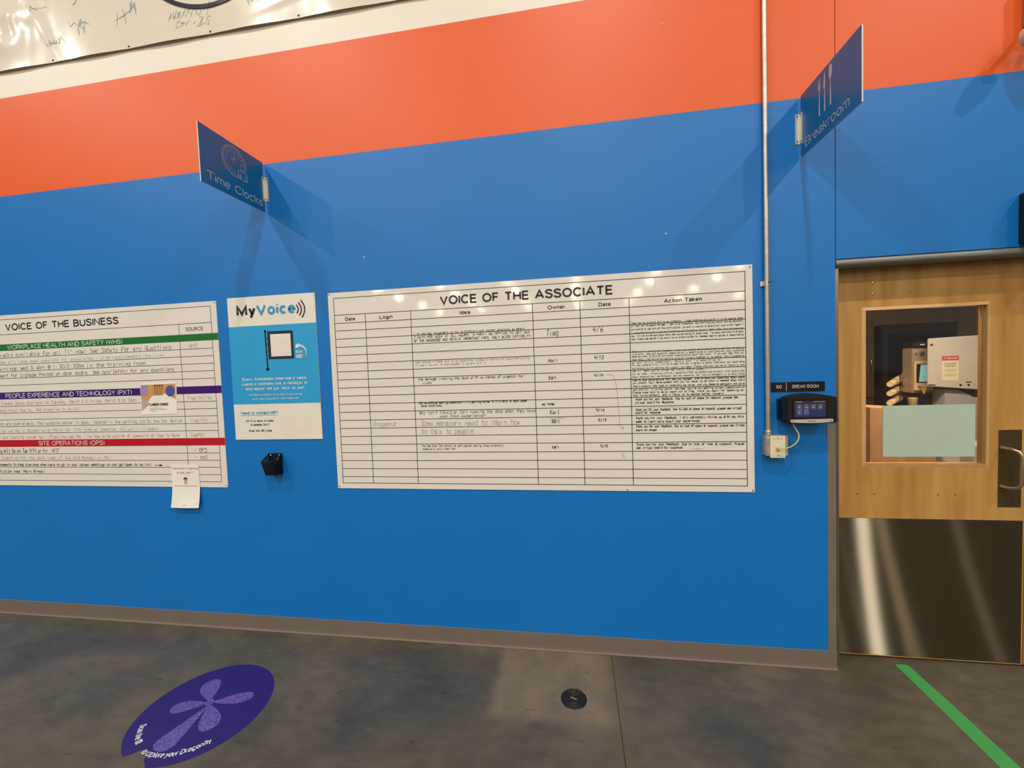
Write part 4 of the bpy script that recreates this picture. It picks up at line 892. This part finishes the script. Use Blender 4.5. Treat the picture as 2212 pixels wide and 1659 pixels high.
for (k, z) in [(0, 1.426), (1, 1.426), (2, 1.426), (3, 1.426), (0, 1.399), (1, 1.399)]:
    x = ix[k]; 
    P = rrect(x-.0105, x+.0105, z-.0095, z+.0095, .003, 3); P.append(P[0]); stroke(mb, P, .0013, ws)
    if not (k == 1 and z < 1.41):
        mb.add([ws(x+.0055*math.cos(2*PI*q/10), z+.0045*math.sin(2*PI*q/10)) for q in range(10)], [tuple(range(10))])
    else:
        for q in (-.004, 0, .004): stroke(mb, [(x-.008, z+q), (x+.008, z+q)], .001, ws)
    stroke(mb, [(x-.011, z+.0128), (x+.011, z+.0128)], .0012, ws)
stroke(mb, [(1.106, 1.4535), (1.136, 1.4535)], .0028, ws); stroke(mb, [(1.190, 1.4535), (1.240, 1.4535)], .0022, ws)
mb.build('screen_icons', mat('icon_glow', (140, 142, 168), emit=.3), sc_)
mb = MB(); mb.prism([(1.083, 1.364), (1.276, 1.366), (1.277, 1.352), (1.235, 1.3475), (1.180, 1.346), (1.125, 1.3475), (1.083, 1.350)], wallmap(-.098), wallmap(-.104)); sb = mb.build('swipe_bar', mat('bar_silver', (190, 182, 168), rough=.35), t)
mb = MB(); w4 = wallmap(-.1046); mb.quad(w4(1.262, 1.356), w4(1.270, 1.356), w4(1.270, 1.360), w4(1.262, 1.360)); stroke(mb, [(1.160, 1.3555), (1.198, 1.3555)], .0032, w4); stroke(mb, [(1.09, 1.357), (1.098, 1.357)], .002, w4); mb.build('bar_marks', mat('bar_mark', (96, 90, 82)), sb)
mb = MB(); mb.box(1.078, 1.112, -.075, -.05, 1.338, 1.352); mb.build('cable_port', m_black, t, .002)

# room name plate
t = thing('room_sign', 'black nameplate reading 100 BREAK ROOM above the terminal', 'sign', (1.165, 0, 1.5))
mb = MB(); mb.box(1.036, 1.295, -.004, 0, 1.4995, 1.5505); mb.build('plate', mat('nameplate_black', (14, 14, 20), rough=.3), t, .0008)
mb = MB(); w5 = wallmap(-.0048); m_np = mat('nameplate_text', (206, 202, 196)); lett(t, m_np, '100', 1.058, 1.086, 1.5175, .0175, w5, .12); lett(t, m_np, 'BREAK ROOM', 1.138, 1.265, 1.5175, .0175, w5, .12); vl(mb, 1.1095, 1.504, 1.547, .0022, -.0048); mb.build('divider_line', m_np, t)

# black device above the door at the frame's right edge, partly in view
t = thing('door_sensor', 'black box on the wall above the door at right edge', 'sensor', (2.25, 0, 2.186))
mb = MB(); mb.prism(rrect(2.148, 2.42, 2.187, 2.430, .012), wallmap(0), wallmap(-.10)); mb.build('housing', mat('sensor_black', (20, 24, 32), rough=.5), t, .003)
mb = MB(); mb.box(2.17, 2.40, -.102, -.10, 2.21, 2.41); mb.build('cover', mat('sensor_cover', (44, 42, 44), rough=.4), t)
t = thing('emergency_light', 'beige emergency lamp on the orange band at far right edge', 'lamp', (2.3, 0, 3.1))
mb = MB(); mb.prism(rrect(2.15, 2.50, 3.19, 3.42, .02), wallmap(0), wallmap(-.07)); mb.build('housing', mat('lamp_beige', (150, 120, 96), rough=.5), t, .006)
mb = MB(); mb.lathe([(0, -.09), (.03, -.085), (.05, -.04), (.05, 0)], (2.104, -.09, 3.10), 'y', 24)
mb.tube([(2.088, -.09, 3.10), (2.14, -.06, 3.16), (2.2, -.04, 3.22)], .012, 8); mb.build('lamp_head', mat('lamp_beige2', (200, 176, 150), rough=.5), t)

# ------------------------------------------------------------------ banner above
m_vinyl = mat('glossy_vinyl', (226, 216, 200), rough=.17, spec=.45, var=.015)
pins = [-4.6, -3.985, -3.385, -2.784, -2.182, -1.576, -.972, -.37, .23]
from mathutils import noise as mnoise
def ban(u, z, off=0.):
    # distance between pins
    x = u; k = 0
    while k < len(pins)-2 and pins[k+1] < x: k += 1
    q = (x-pins[k])/(pins[k+1]-pins[k]); q = min(max(q, 0), 1); s = math.sin(PI*q)
    h_ = max(0., z-3.83); edge = math.exp(-h_/.10)
    y = -.004 - .0055*s*s*edge - .005
    y -= .004*(1+mnoise.noise(Vector((x*2.2, z*1.6, 1.))))
    # pinch folds rising from each pin
    for p in pins:
        d = abs(x-p)
        if d < .4: y += .0009*math.cos(d*46)*math.exp(-d*9)*math.exp(-h_*5)
    # loose crumple at the left
    g = math.exp(-((x+3.72)/.20)**2-((z-4.13)/.16)**2)
    y -= g*(.018+.020*mnoise.noise(Vector((x*7, z*5, 3.)))+.010*mnoise.noise(Vector((x*16, z*9, 7.))))
    y -= .006*math.exp(-((x+3.42+.5*(z-4.0))/.035)**2)*math.exp(-((z-4.05)/.16)**2)
    y -= .0045*math.exp(-((z-3.90-.22*(x+1.9))/.022)**2)*math.exp(-((x+1.55)/.22)**2)
    y -= .004*math.exp(-((z-3.96-.30*(x+1.9))/.02)**2)*math.exp(-((x+1.45)/.16)**2)
    zz = z + (-.004 if h_ < .0005 else 0)*(s*s)
    return (x, min(y, -.003)-off, zz)
t = thing('vinyl_banner', 'large glossy off-white vinyl banner with signatures, pinned above the bands', 'banner', (-2, 0, 3.83))
xs = [-4.65+.0155*k for k in range(int((.3+4.65)/.0155)+1)]; zs = [3.831+.0135*k for k in range(38)]+[4.344+.06*k for k in range(1, 16)]
mb = MB(); nx_ = len(xs)
mb.add([ban(x, z) for z in zs for x in xs], [(j*nx_+i, j*nx_+i+1, (j+1)*nx_+i+1, (j+1)*nx_+i) for j in range(len(zs)-1) for i in range(nx_-1)], 0, True)
sheet = mb.build('sheet', m_vinyl, t)
mb = MB(); bm_ = lambda u, v: ban(u, v, .0012)
arc(mb, lambda u, v: ban(u, v, .0055), -2.18, 4.562, .562, 0, 2*PI, .024, 180); mb.build('printed_ring', mat('ring_ink', (20, 18, 34), rough=.25), t)
def scribble(x0, x1, z0, z1, n, wd, seed):
    r = random.Random(seed); pts = []
    for k in range(n): pts.append((x0+(x1-x0)*k/(n-1)+r.uniform(-.02, .02), (z0 if k % 2 else z1)+r.uniform(-.4, .4)*(z1-z0)))
    stroke(mb, pts, wd, bm_)
m_sig = mat('signature_ink', (124, 146, 144), rough=.4)
mb = MB(); scribble(-3.54, -3.49, 4.18, 4.215, 6, .004, 1); stroke(mb, [(-3.5, 4.19), (-3.40, 4.19)], .002, bm_); mb.build('signature', m_sig, t)
mb = MB(); stroke(mb, [(-3.16, 4.215), (-3.165, 4.19), (-3.185, 4.17), (-3.192, 4.172)], .0045, bm_); mb.build('signature', m_sig, t)
mb = MB(); scribble(-3.225, -3.09, 4.03, 4.065, 14, .004, 3); scribble(-3.16, -3.10, 3.985, 4.04, 8, .003, 4); mb.build('signature', m_sig, t)
mb = MB(); stroke(mb, [(-2.86, 3.99), (-2.85, 4.06)], .0035, bm_); stroke(mb, [(-2.87, 4.02), (-2.79, 4.04)], .003, bm_); stroke(mb, [(-2.81, 4.08), (-2.79, 3.99)], .0035, bm_); stroke(mb, [(-2.83, 4.03), (-2.76, 4.06)], .003, bm_); scribble(-2.76, -2.70, 4.05, 4.10, 10, .004, 5); mb.build('signature', m_sig, t)
mb = MB(); hand(mb, 'AWmx', -2.475, -2.355, 3.955, .055, bm_, .0026, 1.1, .3); hand(mb, 'KMSM', -2.345, -2.19, 3.962, .060, bm_, .0024, 1.1, .3); mb.build('signature', m_sig, t)
mb = MB(); hand(mb, 'csv', -2.42, -2.33, 3.905, .040, bm_, .0022, 1.1, .3); hand(mb, '-JLG', -2.30, -2.18, 3.895, .045, bm_, .0024, 1.1, .3); mb.build('signature', m_sig, t)
mb = MB(); scribble(-3.43, -3.33, 3.94, 3.96, 10, .0032, 10); scribble(-3.40, -3.27, 3.945, 3.975, 8, .0028, 11); mb.build('signature', m_sig, t)
mb = MB(); scribble(-1.92, -1.84, 3.965, 4.0, 6, .004, 12); scribble(-1.80, -1.74, 3.98, 4.01, 6, .003, 13); mb.build('signature', m_sig, t)
for x in pins:
    mb = MB(); c = ban(x, 3.845); mb.lathe([(0, -.004), (.004, -.0035), (.0062, 0), (.0062, .004)], (c[0], c[1]-.0006, c[2]), 'y', 12); mb.build('pin', m_screw, t)

# ------------------------------------------------------------------ floor things
# round floor sticker with dragonfly, worn notch at its near left edge
SC = (-1.910, -.608); SR = .3075
t = thing('floor_sticker', 'round purple dragonfly sticker on the concrete floor', 'sticker', (SC[0], SC[1], 0))
NT = [(-2.035, -.905), (-2.022, -.868), (-2.000, -.846), (-1.975, -.842), (-1.945, -.866), (-1.932, -.888), (-1.915, -.897), (-1.908, -.93)]
circ = []
for k in range(120):
    a = 2*PI*k/120; x, y = SC[0]+SR*math.cos(a), SC[1]+SR*math.sin(a)
    circ.append((x, y))
arc_ = [p for p in circ if not (-2.040 < p[0] < -1.905 and p[1] < -.85)]
# rotate the list so that it starts just right of the notch
i0 = max(range(len(arc_)), key=lambda i: math.dist(arc_[i], arc_[i-1])); arc_ = arc_[i0:]+arc_[:i0]
outline = arc_+[p for p in NT[1:-1]]
fm = lambda z: (lambda u, v: (u, v, z))
mb = MB(); mb.prism(outline, fm(0), fm(.0006)); st_ = mb.build('vinyl_disc', mat('sticker_purple', (36, 14, 100), rough=.42, var=.10, vscale=14), t)
def wing_mat():
    m = bpy.data.materials.new('mottled_lilac'); m.use_nodes = True; nt = m.node_tree; N = nt.nodes; b = N['Principled BSDF']
    tc = N.new('ShaderNodeTexCoord'); v = N.new('ShaderNodeTexNoise'); v.inputs['Scale'].default_value = 190; v.inputs['Detail'].default_value = 2; nt.links.new(tc.outputs['Object'], v.inputs['Vector'])
    r = N.new('ShaderNodeValToRGB'); r.color_ramp.elements[0].position = .42; r.color_ramp.elements[1].position = .50
    r.color_ramp.elements[0].color = lin((52, 34, 118))+(1,); r.color_ramp.elements[1].color = lin((104, 88, 160))+(1,); nt.links.new(v.outputs['Fac'], r.inputs[0]); nt.links.new(r.outputs[0], b.inputs['Base Color']); b.inputs['Roughness'].default_value = .45
    return m
mb = MB()
def f2(u, v): return (u, v, LZ[0])
LZ = [.0011]
TX = (-1.916, -.572)
def petal(tip, wd, root=TX, blunt=.5):
    dx, dy = tip[0]-root[0], tip[1]-root[1]; L = math.hypot(dx, dy); ex, ey = dx/L, dy/L; P = []
    for k in range(28):
        a = 2*PI*k/28; s = (1-math.cos(a))/2; wv = math.sin(a)*wd*(s**blunt)
        P.append((root[0]+ex*s*L-ey*wv, root[1]+ey*s*L+ex*wv))
    mb.add([f2(*p) for p in P], [tuple(range(len(P)))]); LZ[0] += .00006
petal((-2.045, -.436), .068, blunt=.8); petal((-2.086, -.630), .052, blunt=.7); petal((-1.718, -.506), .050, blunt=.7); petal((-1.772, -.716), .066, blunt=.8)
q = [(-1.912, -.592), (-1.903, -.596), (-1.885, -.69), (-1.862, -.805), (-1.872, -.83), (-1.90, -.845), (-1.94, -.84), (-1.968, -.815), (-1.972, -.79), (-1.940, -.69)]
mb.add([f2(*p) for p in q], [tuple(range(len(q)))]); LZ[0] += .00006
q = [(TX[0]+.020*math.cos(2*PI*k/14), TX[1]+.022*math.sin(2*PI*k/14)) for k in range(14)]; mb.add([f2(*p) for p in q], [tuple(range(14))])
mb.build('dragonfly_print', wing_mat(), t)
# curved lettering along the near rim
A0, A1_, RT = math.radians(208), math.radians(322), .262
def rimmap(u, v): th = A0+u/RT; r_ = RT-v; return (SC[0]+r_*math.cos(th), SC[1]+r_*math.sin(th), .0012)
tot_ = 'Scan the QR code to capture your Dragonfly'; Lr = (A1_-A0)*RT; pos = 0
for wd_ in tot_.split(' '):
    q0, q1 = pos/39*Lr, (pos+len(wd_))/39*Lr; pos += len(wd_)+.55
    if wd_ in ('code',): continue                      # scraped off where the sticker is torn
    lett(t, m_wtext, wd_, q0, q1, 0, .027, rimmap, .15)

# floor drain
DC = (-.048, -.347)
t = thing('floor_drain', 'round black slotted floor drain in the concrete', 'drain', (DC[0], DC[1], 0))
m_dr = mat('drain_iron', (52, 48, 46), rough=.35, metal=.5)
mb = MB(); mb.lathe([(0, .0006), (.066, .0006)], (DC[0], DC[1], 0), 'z', 40); mb.build('well', mat('drain_black', (10, 9, 9), rough=.7), t)
mb = MB()
for r_ in (.062, .051, .041, .031, .021): mb.lathe([(r_-.0028, .001), (r_-.0024, .0035), (r_+.0024, .0035), (r_+.0028, .001)], (DC[0], DC[1], 0), 'z', 36)
for k in range(6):
    a = PI*k/6+.2; c, s = math.cos(a), math.sin(a)
    for q0, q1 in ((.012, .062), (-.062, -.012)):
        mb.tube([(DC[0]+q0*c, DC[1]+q0*s, .002), (DC[0]+q1*c, DC[1]+q1*s, .002)], .0018, 6)
mb.build('grate', m_dr, t)
mb = MB(); mb.prism([(DC[0]+x, DC[1]+y) for x, y in ((-.018, .004), (.010, -.010), (.018, -.004), (-.010, .010))], fm(.001), fm(.005)); mb.build('centre_bar', mat('drain_bar', (110, 100, 88), rough=.5), t)
mb = MB()
P = [(DC[0]+(.069+.003*math.sin(k*2.3))*math.cos(2*PI*k/48), DC[1]+(.069+.003*math.sin(k*2.3))*math.sin(2*PI*k/48)) for k in range(49)]
for k in range(0, 48, 1):
    if k % 11 < 7: stroke(mb, P[k:k+2], .004, fm(.0008))
mb.build('chipped_rim', mat('chipped_concrete', (150, 134, 112), rough=.8), t)

# green floor tape
tp = MB()
L_ = [(1.672, .050), (1.668, .060), (1.680, .070), (1.722, .072), (1.736, .066)]
outl = L_ + [(1.735, -.25), (1.729, -.50), (1.722, -1.3), (1.640, -1.3), (1.652, -.50), (1.662, -.25)]
tp.prism(outl, fm(0), fm(.0005)); tag(tp.build('floor_tape', mat('green_tape', (68, 156, 80), rough=.45, var=.03)), 'green adhesive tape strip on the floor leading from the door', 'tape')

# ------------------------------------------------------------------ distant high bay fixtures (seen as reflections in the glossy board)
me = None
m_hl = mat('high_bay_diffuser', (255, 236, 206), emit=1.); m_hl.node_tree.nodes['Principled BSDF'].inputs['Emission Strength'].default_value = 300
for j, y in enumerate([-18.2, -24.7, -31.2, -37, -42.5, -49, -56]):
    for i, x in enumerate(LX):
        if me is None:
            mb = MB(); mb.lathe([(0, -.15), (.10, -.13), (.17, -.07), (.2, 0)], (0, 0, 0), 'z', 16, 0); mb.lathe([(.2, 0), (.22, .02), (.18, .12), (.07, .22), (.02, .22)], (0, 0, 0), 'z', 16, 1)
            o = mb.build('high_bay_lamp', [m_hl, m_steel]); me = o.data
        else:
            o = bpy.data.objects.new('high_bay_lamp', me); COL.objects.link(o)
        o.location = (x+random.uniform(-.3, .3), y, LAMP_Z)
        tag(o, 'round high bay warehouse lamp hanging far behind the viewer', 'lamp', 'high bay lamps behind the viewer')
